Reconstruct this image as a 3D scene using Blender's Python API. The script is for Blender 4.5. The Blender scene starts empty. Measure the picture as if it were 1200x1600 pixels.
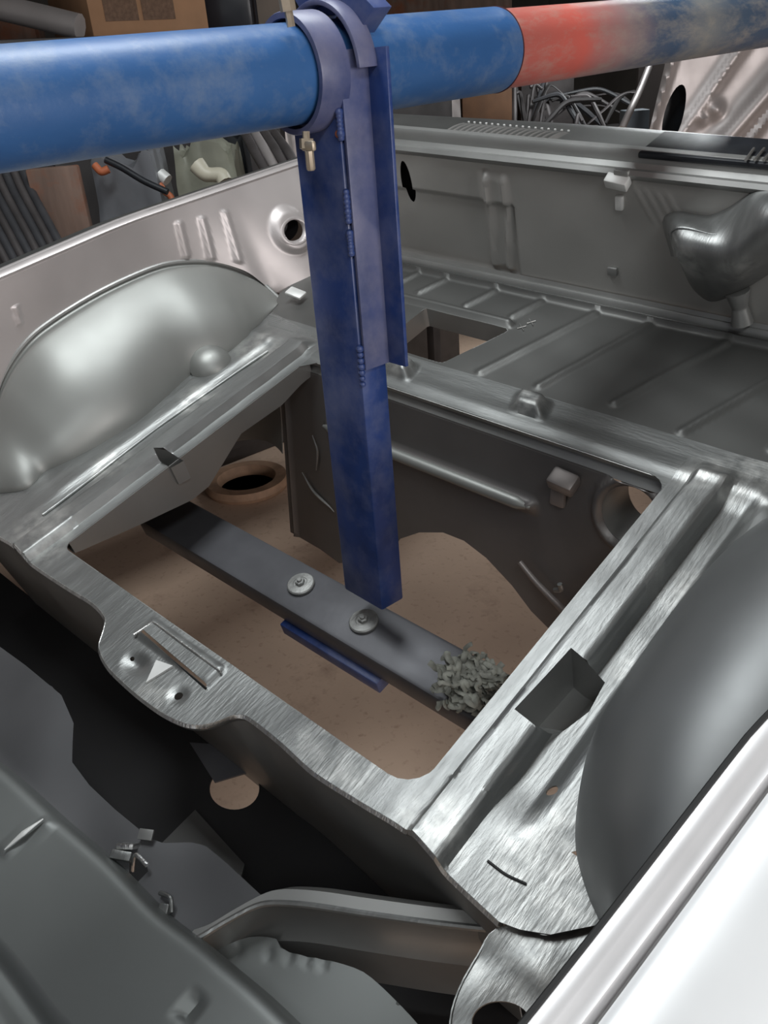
import bpy, bmesh, math, random
import numpy as np
from mathutils import Vector, Matrix
from mathutils.geometry import delaunay_2d_cdt
random.seed(7); np.random.seed(7)
SC = bpy.context.scene
COL = SC.collection

# ------------------------------------------------------------ camera
F, CX, CY = 1297.0, 600.0, 800.0
CAMH = 1.70
def nrm(a): return a/np.linalg.norm(a)
A_ = nrm(np.array([200, 2450, 1297.]))
P_ = np.array([1740, -907, 1297.]); P_ = nrm(P_-A_*(A_@P_))
Zc = -A_; Yc = P_; Xc = np.cross(Yc, Zc)
M = np.stack([Xc, Yc, Zc])                      # camera axes (x right, y down, z forward) -> world
CAM = np.array([0, 0, CAMH])
cam_d = bpy.data.cameras.new('camera'); cam = bpy.data.objects.new('camera', cam_d); COL.objects.link(cam)
cam_d.sensor_fit = 'HORIZONTAL'; cam_d.sensor_width = 36; cam_d.lens = F/1200*36; cam_d.clip_end = 60; cam_d.clip_start = .01
cx, cy, cz = M[:, 0], -M[:, 1], -M[:, 2]
cam.matrix_world = Matrix([[cx[i], cy[i], cz[i], CAM[i]] for i in range(3)]+[[0, 0, 0, 1]])
SC.camera = cam

# ------------------------------------------------------------ world, lights, exposure
SC.view_settings.view_transform = 'Standard'; SC.view_settings.look = 'None'
SC.view_settings.gamma = 1; SC.view_settings.use_curve_mapping = False
SC.view_settings.exposure = 0.38
wd = bpy.data.worlds.new('world'); SC.world = wd; wd.use_nodes = True
wd.node_tree.nodes['Background'].inputs[0].default_value = (.66, .66, .66, 1)
wd.node_tree.nodes['Background'].inputs[1].default_value = .10
def area(name, loc, target, sx, sy, power, col):
    d = bpy.data.lights.new(name, 'AREA'); d.shape = 'RECTANGLE'; d.size = sx; d.size_y = sy; d.energy = power; d.color = col
    o = bpy.data.objects.new(name, d); COL.objects.link(o); o.location = loc
    o.rotation_euler = (Vector(target)-Vector(loc)).to_track_quat('-Z', 'Y').to_euler()
    return o
LAMPS = [(-1.35, .75, 3.05), (1.1, -.5, 3.05), (-2.6, 5.0, 3.05)]  # second lamp is unseen, set there to brighten the right wing
for i, (p, e) in enumerate(zip(LAMPS, (27, 24, 50))):
    area('ceiling_lamp_light', p, (p[0], p[1], 0), .5, 1.5, e, (.93, .98, 1.0))
area('window_daylight', (4.6, .9, 1.75), (-1.5, .9, .7), 2.2, 1.6, 105, (1.0, .96, .95))
area('added_low_fill', (.8, -4.0, 1.5), (-1, 1, .3), 2.2, 2.4, 10, (.95, .98, 1.0))  # unseen fill light added to brighten the lower parts

# ------------------------------------------------------------ frames and unprojection
u_ = nrm(np.array([1651, 749, -1297.])); v_ = np.array([1790, -1700, 1297.]); v_ = nrm(v_-u_*(u_@v_)); w_ = np.cross(u_, v_)
R = np.stack([u_, v_, w_], 1)
O = np.array([-0.56108127, 0.06297851, 1.48514778])
C = R.T@(-O)
def ray(x, y): return np.array([(x-CX)/F, (y-CY)/F, 1.])
def S(x, y, h=None, v=None, u=None, k=None):
    """a point of the body shell: u across the car, v along it, h up"""
    d = R.T@ray(x, y)
    if k is not None: t = (v+k*C[2]-C[1])/(d[1]-k*d[2])
    elif h is not None: t = (h-C[2])/d[2]
    elif v is not None: t = (v-C[1])/d[1]
    else: t = (u-C[0])/d[0]
    return C+t*d
def W(x, y, depth=None, X=None, Y=None, Z=None):
    d = M@ray(x, y)
    if X is not None: t = X/d[0]
    elif Y is not None: t = Y/d[1]
    elif Z is not None: t = (Z-CAMH)/d[2]
    else: t = depth
    return CAM+d*t
def sh2w(p): return M@(O+R@np.array(p))+CAM
Mw = M@R; Ow = M@O+CAM
SHELL = Matrix([[Mw[i, 0], Mw[i, 1], Mw[i, 2], Ow[i]] for i in range(3)]+[[0, 0, 0, 1]])

# ------------------------------------------------------------ materials
def ramp(nt, fac, stops):
    r = nt.nodes.new('ShaderNodeValToRGB'); nt.links.new(fac, r.inputs[0])
    while len(r.color_ramp.elements) < len(stops): r.color_ramp.elements.new(.5)
    for e, (p, c) in zip(r.color_ramp.elements, stops):
        e.position = p; e.color = (*c, 1) if len(c) == 3 else c
    return r
def mat(name, base, rough=.5, metal=0., var=.12, scale=6., bump=.0, bscale=60., stretch=(1, 1, 1), rvar=.1, dirt=None, dirt_amt=(.55, .7), spec=.5, coat=0., detail=6):
    m = bpy.data.materials.new(name); m.use_nodes = True; nt = m.node_tree; b = nt.nodes['Principled BSDF']
    tc = nt.nodes.new('ShaderNodeTexCoord'); mp = nt.nodes.new('ShaderNodeMapping'); mp.inputs['Scale'].default_value = stretch
    nt.links.new(tc.outputs['Object'], mp.inputs[0])
    n = nt.nodes.new('ShaderNodeTexNoise'); n.inputs['Scale'].default_value = scale; n.inputs['Detail'].default_value = detail
    nt.links.new(mp.outputs[0], n.inputs['Vector'])
    lo = tuple(max(0, c*(1-var)) for c in base); hi = tuple(min(1, c*(1+var)) for c in base)
    r = ramp(nt, n.outputs['Fac'], [(.3, lo), (.7, hi)]); colout = r.outputs[0]
    if dirt:
        n2 = nt.nodes.new('ShaderNodeTexNoise'); n2.inputs['Scale'].default_value = scale*.6+1.3; n2.inputs['Detail'].default_value = 5; n2.inputs['Roughness'].default_value = .65
        nt.links.new(tc.outputs['Object'], n2.inputs['Vector'])
        rr = ramp(nt, n2.outputs['Fac'], [(dirt_amt[0], (0, 0, 0)), (dirt_amt[1], (1, 1, 1))])
        mx = nt.nodes.new('ShaderNodeMixRGB'); nt.links.new(rr.outputs[0], mx.inputs[0]); nt.links.new(colout, mx.inputs[1]); mx.inputs[2].default_value = (*dirt, 1)
        colout = mx.outputs[0]
    nt.links.new(colout, b.inputs['Base Color'])
    mr = nt.nodes.new('ShaderNodeMapRange'); mr.inputs['To Min'].default_value = max(.02, rough-rvar); mr.inputs['To Max'].default_value = min(1, rough+rvar)
    n3 = nt.nodes.new('ShaderNodeTexNoise'); n3.inputs['Scale'].default_value = scale*2.3; n3.inputs['Detail'].default_value = 4
    nt.links.new(mp.outputs[0], n3.inputs['Vector']); nt.links.new(n3.outputs['Fac'], mr.inputs[0]); nt.links.new(mr.outputs[0], b.inputs['Roughness'])
    b.inputs['Metallic'].default_value = metal; b.inputs['Specular IOR Level'].default_value = spec; b.inputs['Coat Weight'].default_value = coat
    if bump:
        nb = nt.nodes.new('ShaderNodeTexNoise'); nb.inputs['Scale'].default_value = bscale; nb.inputs['Detail'].default_value = 5
        nt.links.new(mp.outputs[0], nb.inputs['Vector'])
        bp = nt.nodes.new('ShaderNodeBump'); bp.inputs['Strength'].default_value = bump; bp.inputs['Distance'].default_value = .002
        nt.links.new(nb.outputs['Fac'], bp.inputs['Height']); nt.links.new(bp.outputs[0], b.inputs['Normal'])
    return m
ZINC = (.40, .41, .405)
m_zinc = mat('zinc_primer', (.33, .33, .32), .46, .65, .10, 5, .06, 22)
m_dome = mat('wheel_housing_primer', (.31, .315, .30), .47, .6, .06, 4, .04, 22)
m_shelfp = mat('rear_shelf_primer', (.115, .115, .12), .5, .55, .12, 4, .06, 30)
m_brk = mat('dull_pink_bracket', (.24, .215, .205), .45, .5, .15, 12)
m_boot = mat('boot_floor_primer', (.115, .115, .11), .46, .6, .12, 3, .05, 22)
m_bulk = mat('bulkhead_primer', (.42, .41, .39), .48, .45, .08, 4, .06, 22)
m_hang = mat('hanging_panel_primer', (.17, .16, .155), .46, .6, .15, 4, .06, 22)
m_rear = mat('rear_panel_primer', (.20, .21, .205), .52, .6, .06, 3, .04, 30)
m_brush = mat('wire_brushed_zinc', (.265, .27, .265), .42, .8, .14, 7, .30, 46, stretch=(4.5, .8, 1), rvar=.12)
def wear(m, pts):
    nt = m.node_tree; b = nt.nodes['Principled BSDF']; tc = [n for n in nt.nodes if n.type == 'TEX_COORD'][0]; acc = None
    for x, y, z, r in pts:
        d = nt.nodes.new('ShaderNodeVectorMath'); d.operation = 'DISTANCE'; nt.links.new(tc.outputs['Object'], d.inputs[0]); d.inputs[1].default_value = (x, y, z)
        mr = nt.nodes.new('ShaderNodeMapRange'); mr.interpolation_type = 'SMOOTHSTEP'; mr.inputs['From Min'].default_value = r*.35; mr.inputs['From Max'].default_value = r; mr.inputs['To Min'].default_value = 1; mr.inputs['To Max'].default_value = 0
        nt.links.new(d.outputs['Value'], mr.inputs[0])
        if acc is None: acc = mr.outputs[0]
        else:
            a = nt.nodes.new('ShaderNodeMath'); a.operation = 'MAXIMUM'; nt.links.new(acc, a.inputs[0]); nt.links.new(mr.outputs[0], a.inputs[1]); acc = a.outputs[0]
    n = nt.nodes.new('ShaderNodeTexNoise'); n.inputs['Scale'].default_value = 40; n.inputs['Detail'].default_value = 6; nt.links.new(tc.outputs['Object'], n.inputs[0])
    r_ = ramp(nt, n.outputs['Fac'], [(.34, (0, 0, 0)), (.72, (1, 1, 1))])
    mu = nt.nodes.new('ShaderNodeMath'); mu.operation = 'MULTIPLY'; nt.links.new(acc, mu.inputs[0]); nt.links.new(r_.outputs[0], mu.inputs[1])
    old = b.inputs['Base Color'].links[0].from_socket; mx = nt.nodes.new('ShaderNodeMixRGB'); nt.links.new(mu.outputs[0], mx.inputs[0]); nt.links.new(old, mx.inputs[1]); mx.inputs[2].default_value = (.55, .55, .53, 1)
    nt.links.new(mx.outputs[0], b.inputs['Base Color'])
m_farx = mat('dull_brushed_zinc', (.20, .205, .20), .46, .7, .16, 7, .26, 46, stretch=(.8, 4.5, 1))
wear(m_farx, [(.205, .69, .02, .045), (.512, .70, .02, .045), (.865, .665, .015, .07), (.93, .70, 0, .09)])
wear(m_brush, [(.205, .69, .02, .05), (.512, .70, .02, .05), (.865, .665, .015, .07), (.93, .70, 0, .09), (-.09, -.01, .01, .10), (-.03, -.03, 0, .05), (.86, -.04, .015, .07), (.72, -.04, 0, .06), (.66, -.035, 0, .05), (1.0, .02, 0, .10), (.66, .98, .17, .06), (.76, .97, .16, .06), (.97, .30, 0, .08), (.95, .45, 0, .07), (1.02, -.09, -.01, .07), (-.12, .18, 0, .07), (-.13, .42, 0, .07), (-.16, .62, 0, .08), (.10, .66, 0, .05), (.40, -.11, 0, .04)])
m_worn = mat('bright_ground_steel', (.72, .72, .70), .30, .95, .2, 18, .8, 60, stretch=(4, 1, 1))
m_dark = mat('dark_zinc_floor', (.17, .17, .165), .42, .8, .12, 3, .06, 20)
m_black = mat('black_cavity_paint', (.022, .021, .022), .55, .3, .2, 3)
m_seam_shade = mat('dark_seam_and_shade', (.02, .02, .02), .7, 0)  # near-black of the slits, and of shade drawn as solid parts
m_beam = mat('grey_primed_steel', (.115, .115, .125), .42, .35, .15, 9, .1, 80)
m_blue = mat('blue_painted_steel', (.020, .052, .205), .38, .0, .25, 14, .12, 50, dirt=(.16, .18, .30), dirt_amt=(.42, .8), spec=.5)
m_bluegrey = mat('lit_scuffed_blue_steel', (.06, .08, .20), .42, .0, .2, 14, .12, 50, dirt=(.20, .20, .29), dirt_amt=(.35, .75))  # paler copy of the blue; gloss on lit faces is put into the colour
m_tan = mat('pale_brass_bolt', (.50, .42, .32), .45, .5, .2, 40)
m_orange = mat('orange_paint', (.42, .12, .05), .6)
m_washer = mat('zinc_washer', (.30, .30, .29), .5, .5, .2, 60, .4, 200)
m_card = mat('cardboard', (.40, .22, .12), .85, 0, .1, 8, .1, 90)
m_print = mat('printed_ink', (.17, .10, .065), .85, 0, .25, 60)
m_wood = mat('raw_wood', (.17, .11, .085), .8, 0, .3, 5, .3, 30, stretch=(4, 4, .6), dirt=(.22, .08, .04), dirt_amt=(.5, .65))
m_rubber = mat('grey_rubber', (.05, .05, .055), .45, 0, .3, 10)
m_lip = mat('pale_lip_primer', (.80, .78, .78), .42, .4, .06, 6, .1, 30)
m_ghost = mat('grey_plastic_sheet', (.17, .175, .19), .5, 0, .35, 3, .5, 8, dirt=(.30, .31, .32))
m_pale = mat('pale_green_sheet', (.30, .30, .24), .5, 0, .3, 5, .8, 10, dirt=(.62, .60, .50))
m_blackpl = mat('black_plastic', (.012, .014, .018), .45, 0, .3, 20)
m_bgsteel = mat('dull_scrap_steel', (.095, .085, .085), .55, .4, .4, 6, .4, 12)
m_bgpink = mat('bare_metal_body', (.52, .48, .47), .45, .55, .10, 4, .10, 12)
m_wallm = mat('workshop_wall', (.075, .068, .062), .9, 0, .35, 1.5, .2, 8)
m_ceil = mat('workshop_ceiling', (.16, .155, .15), .9, 0, .2, 1)
m_white = mat('white_metal_tab', (.75, .75, .73), .5, .3, .1, 20)
m_shelf = mat('shelf_steel', (.06, .055, .055), .5, .3, .3, 6)

def floor_mat():
    m = mat('tan_workshop_floor', (.55, .395, .295), .75, 0, .10, 3.2, .15, 70, dirt=(.28, .18, .13), dirt_amt=(.58, .80))
    nt = m.node_tree; b = nt.nodes['Principled BSDF']
    tc = [n for n in nt.nodes if n.type == 'TEX_COORD'][0]
    old = b.inputs['Base Color'].links[0].from_socket
    n = nt.nodes.new('ShaderNodeTexNoise'); n.inputs['Scale'].default_value = 42; n.inputs['Detail'].default_value = 3; nt.links.new(tc.outputs['Object'], n.inputs['Vector'])
    r = ramp(nt, n.outputs['Fac'], [(.25, (.78, .75, .72)), (.42, (1, 1, 1))])
    mx = nt.nodes.new('ShaderNodeMixRGB'); mx.blend_type = 'MULTIPLY'; mx.inputs[0].default_value = 1
    nt.links.new(old, mx.inputs[1]); nt.links.new(r.outputs[0], mx.inputs[2]); nt.links.new(mx.outputs[0], b.inputs['Base Color'])
    return m
m_floor = floor_mat()

def pipe_mat():
    """blue paint with grey scuffs, then a red oxide band, then faded blue grey: bands run along the pipe's own axis"""
    m = bpy.data.materials.new('chipped_pipe_paint'); m.use_nodes = True; nt = m.node_tree; b = nt.nodes['Principled BSDF']
    tc = nt.nodes.new('ShaderNodeTexCoord')
    def noise(s, st=(1, 1, 1), d=5, ro=.6):
        mp = nt.nodes.new('ShaderNodeMapping'); mp.inputs['Scale'].default_value = st; nt.links.new(tc.outputs['Object'], mp.inputs[0])
        n = nt.nodes.new('ShaderNodeTexNoise'); n.inputs['Scale'].default_value = s; n.inputs['Detail'].default_value = d; n.inputs['Roughness'].default_value = ro
        nt.links.new(mp.outputs[0], n.inputs[0]); return n.outputs['Fac']
    sep = nt.nodes.new('ShaderNodeSeparateXYZ'); nt.links.new(tc.outputs['Object'], sep.inputs[0])
    ad = nt.nodes.new('ShaderNodeMath'); ad.operation = 'MULTIPLY_ADD'; nt.links.new(noise(9), ad.inputs[0]); ad.inputs[1].default_value = .10; nt.links.new(sep.outputs[2], ad.inputs[2])
    mr = nt.nodes.new('ShaderNodeMapRange'); mr.inputs['From Min'].default_value = PIPE_SLEEVE; mr.inputs['From Max'].default_value = PIPE_SLEEVE+1.0; nt.links.new(ad.outputs[0], mr.inputs[0])
    band = ramp(nt, mr.outputs[0], [(.0, (.40, .12, .10)), (.20, (.62, .13, .10)), (.34, (.30, .22, .22)), (.42, (.09, .12, .18)), (.50, (.05, .10, .18)), (.58, (.24, .25, .25)), (.70, (.08, .12, .18)), (1, (.03, .07, .15))])
    gt = nt.nodes.new('ShaderNodeMath'); gt.operation = 'GREATER_THAN'; nt.links.new(sep.outputs[2], gt.inputs[0]); gt.inputs[1].default_value = PIPE_SLEEVE
    blue = ramp(nt, noise(5, (1, 1, .5)), [(.25, (.028, .10, .27)), (.75, (.050, .155, .385))])
    scuffb = ramp(nt, noise(11, (1, 1, 1), 7, .7), [(.48, (0, 0, 0)), (.85, (.85, .85, .85))])
    mx1 = nt.nodes.new('ShaderNodeMixRGB'); nt.links.new(scuffb.outputs[0], mx1.inputs[0]); nt.links.new(blue.outputs[0], mx1.inputs[1]); mx1.inputs[2].default_value = (.24, .30, .38, 1)
    scuffr = ramp(nt, noise(26, (1, 1, .4), 7, .75), [(.46, (0, 0, 0)), (.78, (.8, .8, .8))])
    mx2 = nt.nodes.new('ShaderNodeMixRGB'); nt.links.new(scuffr.outputs[0], mx2.inputs[0]); nt.links.new(band.outputs[0], mx2.inputs[1]); mx2.inputs[2].default_value = (.40, .36, .30, 1)
    mx3 = nt.nodes.new('ShaderNodeMixRGB'); nt.links.new(gt.outputs[0], mx3.inputs[0]); nt.links.new(mx1.outputs[0], mx3.inputs[1]); nt.links.new(mx2.outputs[0], mx3.inputs[2])
    nt.links.new(mx3.outputs[0], b.inputs['Base Color']); b.inputs['Roughness'].default_value = .42
    bp = nt.nodes.new('ShaderNodeBump'); bp.inputs['Strength'].default_value = .2; bp.inputs['Distance'].default_value = .002
    nt.links.new(noise(60), bp.inputs['Height']); nt.links.new(bp.outputs[0], b.inputs['Normal'])
    return m

# ------------------------------------------------------------ mesh helpers
def link(name, me, material, parent=None, sharp=35, kind=None):
    o = bpy.data.objects.new(name, me); COL.objects.link(o)
    if material: me.materials.append(material)
    for p in me.polygons: p.use_smooth = True
    me.set_sharp_from_angle(angle=math.radians(sharp))
    if parent: o.parent = parent
    if kind: o['kind'] = kind
    return o
def thick(o, t, off=-1.):
    m = o.modifiers.new('thickness', 'SOLIDIFY'); m.thickness = t; m.offset = off; return o
def bevel(o, w, seg=2):
    m = o.modifiers.new('bevel', 'BEVEL'); m.width = w; m.segments = seg; m.limit_method = 'ANGLE'; m.angle_limit = math.radians(40); return o
def tag(o, label, cat, group=None):
    o['label'] = label; o['category'] = cat
    if group: o['group'] = group
    return o
def empty(name, loc=(0, 0, 0)):
    o = bpy.data.objects.new(name, None); COL.objects.link(o); o.location = loc; o.empty_display_size = .05; return o
def from_pydata(name, V, Fc, material, parent=None, sharp=35):
    me = bpy.data.meshes.new(name); me.from_pydata([tuple(map(float, p)) for p in V], [], Fc); me.update()
    return link(name, me, material, parent, sharp)
def resample(pts, n, smooth=True, closed=False):
    P = [np.array(p, float) for p in pts]
    if closed: P = P+[P[0]]
    out = []
    if smooth and len(P) > 2:
        Q = ([P[-2]] if closed else [2*P[0]-P[1]])+P+([P[1]] if closed else [2*P[-1]-P[-2]])
        for i in range(1, len(Q)-2):
            a, b, c, d = Q[i-1:i+3]
            ta = .5*(c-a); tb = .5*(d-b)
            for s in np.linspace(0, 1, 12, endpoint=False):
                s2, s3 = s*s, s*s*s
                out.append((2*s3-3*s2+1)*b+(s3-2*s2+s)*ta*.85+(-2*s3+3*s2)*c+(s3-s2)*tb*.85)
        out.append(P[-1])
    else: out = P
    out = np.array(out); L = np.r_[0, np.cumsum(np.linalg.norm(np.diff(out, axis=0), axis=1))]
    tt = np.linspace(0, L[-1], n+1)
    r = np.stack([np.interp(tt, L, out[:, i]) for i in range(out.shape[1])], 1)
    return r[:-1] if closed else r
def strip(name, rows, material, parent=None, t=.0, sharp=35, flip=False, off=-1., close=False):
    """surface through successive rows of points (all the same length)"""
    V = []; Fc = []; n = len(rows[0])
    for r in rows: V += list(r)
    rng = range(n) if close else range(n-1)
    for j in range(len(rows)-1):
        for i in rng:
            q = (j*n+i, j*n+(i+1) % n, (j+1)*n+(i+1) % n, (j+1)*n+i)
            Fc.append(q[::-1] if flip else q)
    o = from_pydata(name, V, Fc, material, parent, sharp)
    if t: thick(o, t, off)
    return o
def loft(name, a, b, material, parent=None, ctrl=None, n=60, m=16, t=0., smooth=True, flip=False, off=-1., fn=None, sharp=35):
    A = resample(a, n, smooth); B = resample(b, n, smooth)
    Cc = resample(ctrl, n, smooth) if ctrl is not None else (A+B)/2
    rows = []
    for s in np.linspace(0, 1, m+1):
        r = A*(1-s)**2+2*Cc*s*(1-s)+B*s*s
        if fn: r = np.array([p+fn(i/n, s, p) for i, p in enumerate(r)])
        rows.append(r)
    return strip(name, rows, material, parent, t, flip=flip, off=off, sharp=sharp)
def inside(P, poly):
    x, y = P[:, 0], P[:, 1]; r = np.zeros(len(P), bool); n = len(poly)
    for i in range(n):
        x0, y0 = poly[i]; x1, y1 = poly[(i+1) % n]
        if y0 == y1: continue
        c = ((y0 > y) != (y1 > y)) & (x < (x1-x0)*(y-y0)/(y1-y0)+x0); r ^= c
    return r
def densify(poly, sp):
    out = []
    for i in range(len(poly)):
        a = np.array(poly[i][:2], float); b = np.array(poly[(i+1) % len(poly)][:2], float); k = max(1, int(np.linalg.norm(b-a)/sp))
        for j in range(k): out.append(a+(b-a)*j/k)
    return np.array(out)
def sheet(name, outline, holes, sp, hf, material, parent=None, t=.0015, place=None, off=-1., sharp=50):
    """sheet metal cut to an outline with holes, pressed to the height hf(x, y)"""
    loops = [densify(outline, sp)]+[densify(h, min(sp, .006)) for h in holes]
    B = np.concatenate(loops); mn, mx = loops[0].min(0), loops[0].max(0)
    gx, gy = np.meshgrid(np.arange(mn[0]+sp/2, mx[0], sp), np.arange(mn[1]+sp/2, mx[1], sp)); G = np.stack([gx.ravel(), gy.ravel()], 1)
    k = inside(G, loops[0])
    for h in loops[1:]: k &= ~inside(G, h)
    G = G[k]
    keep = np.ones(len(G), bool)
    for b in B: keep &= ((G-b)**2).sum(1) > (sp*.45)**2
    G = G[keep]
    E = []; o = 0
    for L in loops:
        E += [(o+i, o+(i+1) % len(L)) for i in range(len(L))]; o += len(L)
    vs, es, fs, *_ = delaunay_2d_cdt([Vector(p) for p in np.concatenate([B, G])], E, [], 0, 1e-7)
    vv = np.array([tuple(p) for p in vs]); fs = [tuple(f) for f in fs]
    cen = np.array([vv[list(f)].mean(0) for f in fs]); k = inside(cen, loops[0])
    for h in loops[1:]: k &= ~inside(cen, h)
    fs = [f for f, q in zip(fs, k) if q]
    z = hf(vv[:, 0], vv[:, 1]) if hf else np.zeros(len(vv))
    V = [(place(x, y, h) if place else (x, y, h)) for (x, y), h in zip(vv, z)]
    used = sorted({i for f in fs for i in f}); ix = {a: i for i, a in enumerate(used)}
    o = from_pydata(name, [V[i] for i in used], [tuple(ix[i] for i in f) for f in fs], material, parent, sharp)
    if t: thick(o, t, off)
    return o
def circle(c, r, n=28, ry=None, rot=0):
    ry = ry or r
    return [(c[0]+r*math.cos(a)*math.cos(rot)-ry*math.sin(a)*math.sin(rot), c[1]+r*math.cos(a)*math.sin(rot)+ry*math.sin(a)*math.cos(rot)) for a in np.linspace(0, 2*math.pi, n, endpoint=False)]
def box(name, size, material, parent=None, mtx=None, bev=.0, seg=2):
    bm = bmesh.new(); bmesh.ops.create_cube(bm, size=1)
    for v in bm.verts: v.co = Vector((v.co.x*size[0], v.co.y*size[1], v.co.z*size[2]))
    me = bpy.data.meshes.new(name); bm.to_mesh(me); bm.free(); o = link(name, me, material, parent)
    if mtx is not None: o.matrix_local = mtx
    if bev: bevel(o, bev, seg)
    return o
def axes(loc, x, y, z):
    x, y, z = map(lambda a: Vector(tuple(map(float, a))).normalized(), (x, y, z))
    return Matrix([[x[i], y[i], z[i], float(loc[i])] for i in range(3)]+[[0, 0, 0, 1]])
def tube(name, pts, r, material, parent=None, n=12, cap=True, smooth=True, closed=False, samples=None, oval=1.):
    P = resample(pts, samples or max(8, 8*len(pts)), smooth) if len(pts) > 2 else np.array(pts, float)
    V = []; Fc = []; up = np.array([0.0, 0.0, 1.0])
    rr = r if hasattr(r, '__len__') else [r]*len(P)
    if hasattr(r, '__len__') and len(r) != len(P): rr = np.interp(np.linspace(0, 1, len(P)), np.linspace(0, 1, len(r)), r)
    N = None
    for i, p in enumerate(P):
        T = nrm(P[min(i+1, len(P)-1)]-P[max(i-1, 0)])
        if N is None:
            N = np.cross(T, up)
            if np.linalg.norm(N) < .1: N = np.cross(T, [1, 0, 0])
        N = nrm(N-T*(N@T)); Bn = np.cross(T, N)
        for k in range(n):
            a = 2*math.pi*k/n; V.append(p+rr[i]*(math.cos(a)*N+oval*math.sin(a)*Bn))
    for i in range(len(P)-1):
        for k in range(n): Fc.append((i*n+k, i*n+(k+1) % n, (i+1)*n+(k+1) % n, (i+1)*n+k))
    if cap: Fc.append(tuple(range(n))[::-1]); Fc.append(tuple((len(P)-1)*n+k for k in range(n)))
    return from_pydata(name, V, Fc, material, parent, 40)
def lathe(name, prof, material, parent=None, n=36, mtx=None):
    """profile of (radius, height) turned round local z"""
    V = []; Fc = []
    for r, z in prof:
        for k in range(n): V.append((r*math.cos(2*math.pi*k/n), r*math.sin(2*math.pi*k/n), z))
    for i in range(len(prof)-1):
        for k in range(n): Fc.append((i*n+k, i*n+(k+1) % n, (i+1)*n+(k+1) % n, (i+1)*n+k))
    if prof[0][0] > 1e-6: Fc.append(tuple(range(n))[::-1])
    if prof[-1][0] > 1e-6: Fc.append(tuple((len(prof)-1)*n+k for k in range(n)))
    o = from_pydata(name, V, Fc, material, parent, 35)
    if mtx is not None: o.matrix_local = mtx
    return o
def ss(a, b, x):
    t = np.clip((x-a)/(b-a), 0, 1); return t*t*(3-2*t)

# ============================================================ THE ROOM
def struct(name, size, loc, material):
    o = box(name, size, material); o.location = loc; o['kind'] = 'structure'; return o
struct('floor', (18, 18, .1), (-1, 2, -.05), m_floor)
struct('wall_left', (.12, 16, 3.3), (-7.5, 2, 1.65), m_wallm)
struct('wall_back', (16, .12, 3.3), (-.7, 9.5, 1.65), m_wallm)
struct('wall_right', (.12, 16, 3.3), (6.5, 2, 1.65), m_wallm)
struct('ceiling', (18, 18, .1), (-1, 2, 3.35), m_ceil)
for i, p in enumerate(LAMPS):
    lf = empty('ceiling_lamp', (p[0], p[1], 3.10)); tag(lf, ['long ceiling lamp above the blue post', 'added long ceiling lamp that brightens the right wing', 'long ceiling lamp above the far scrap pile'][i], 'lamp')
    b = box('lamp_housing', (.56, 1.56, .07), m_white, lf); b.location = (0, 0, .055)
    for s in (-1, 1):
        bb = box('lamp_hanger', (.01, .01, .14), m_white, lf); bb.location = (0, s*.6, .14)

# ============================================================ THE CAR BODY SHELL
shell = empty('car_body_shell'); shell.matrix_world = SHELL
tag(shell, 'stripped silver grey car body shell with a square opening in its boot floor', 'car body')
UI0, UI1, VI0, VI1 = -.015, .815, -.007, .635        # the big square opening
BUMPS = [(.205, .690), (.512, .700)]
RIBS = [((.361, .75), (.456, 1.018)), ((.49, .76), (.574, 1.018)), ((.303, .945), (.327, 1.017)), ((.777, .75), (.87, 1.018)), ((.64, .772), (.729, 1.018)),
        ((.041, .952), (.064, 1.018)), ((.181, .945), (.205, 1.018)), ((-.09, .80), (-.02, 1.018)), ((.92, .77), (1.0, 1.018))]
def rline(u, v, a, b):
    a = np.array(a); b = np.array(b); d = b-a; t = np.clip(((u-a[0])*d[0]+(v-a[1])*d[1])/(d@d), 0, 1)
    return np.hypot(u-a[0]-t*d[0], v-a[1]-t*d[1])
def H(u, v):
    a = np.abs(u-.4)
    e = ss(-.30, -.20, v)*(1-ss(.655, .70, v))
    e2 = ss(.0, .10, v)*(1-ss(.62, .68, v))
    z = .017*e*(ss(.437, .450, a)-ss(.490, .503, a))
    z = z-.014*np.where(u < .4, .22, 1.)*e2*(ss(.490, .503, a)-ss(.532, .552, a))+.006*e2*ss(.545, .565, a)
    z = z+.006*(ss(.02, .0, np.abs(v-.66)))*0
    for b in BUMPS: z = z+.024*(1-ss(.018, .042, np.abs(u-b[0]+.3*(v-b[1]))))*(1-ss(.014, .034, np.abs(v-b[1])))
    z = z+.004*ss(.70, .66, v)*ss(.64, .66, v)
    for r in RIBS: z = z+.005*(1-ss(.002, .0125, rline(u, v, *r)))
    z = z+.011*(1-ss(.002, .010, np.abs(v-1.034)))-.006*(1-ss(.002, .01, np.abs(v-1.052)))
    # raised rim behind the small floor opening
    z = z+.012*(1-ss(.004, .012, np.abs(v-.917)))*ss(-.02, 0, u)*(1-ss(.315, .33, u))
    # latch plate pressing
    z = z+.006*(1-ss(.084, .094, np.abs(u-.372)))*(1-ss(.014, .022, np.abs(v+.036)))
    z = z-.008*(1-ss(.0, .035, np.hypot(u-.33, (v+.09)*1.5)))-.004*(1-ss(.0, .02, np.hypot(u-.435, v+.088)))
    # hand finished waviness
    z = z+.0006*np.sin(u*31+v*17)*np.sin(v*43-u*9)
    return z
def PX(pts, **k): return [tuple(S(x, y, **k)) for x, y in pts]
seamR = [(1.10, -.03)]+[tuple(S(x, y, h=0)[:2]) for x, y in [(940, 1440), (920, 1395), (902, 1325), (909, 1250), (928, 1178), (975, 1100), (1050, 992), (1125, 907), (1200, 850)]]+[(1.06, .64)]
seamR = [tuple(p) for p in resample(seamR, 60)]
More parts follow.
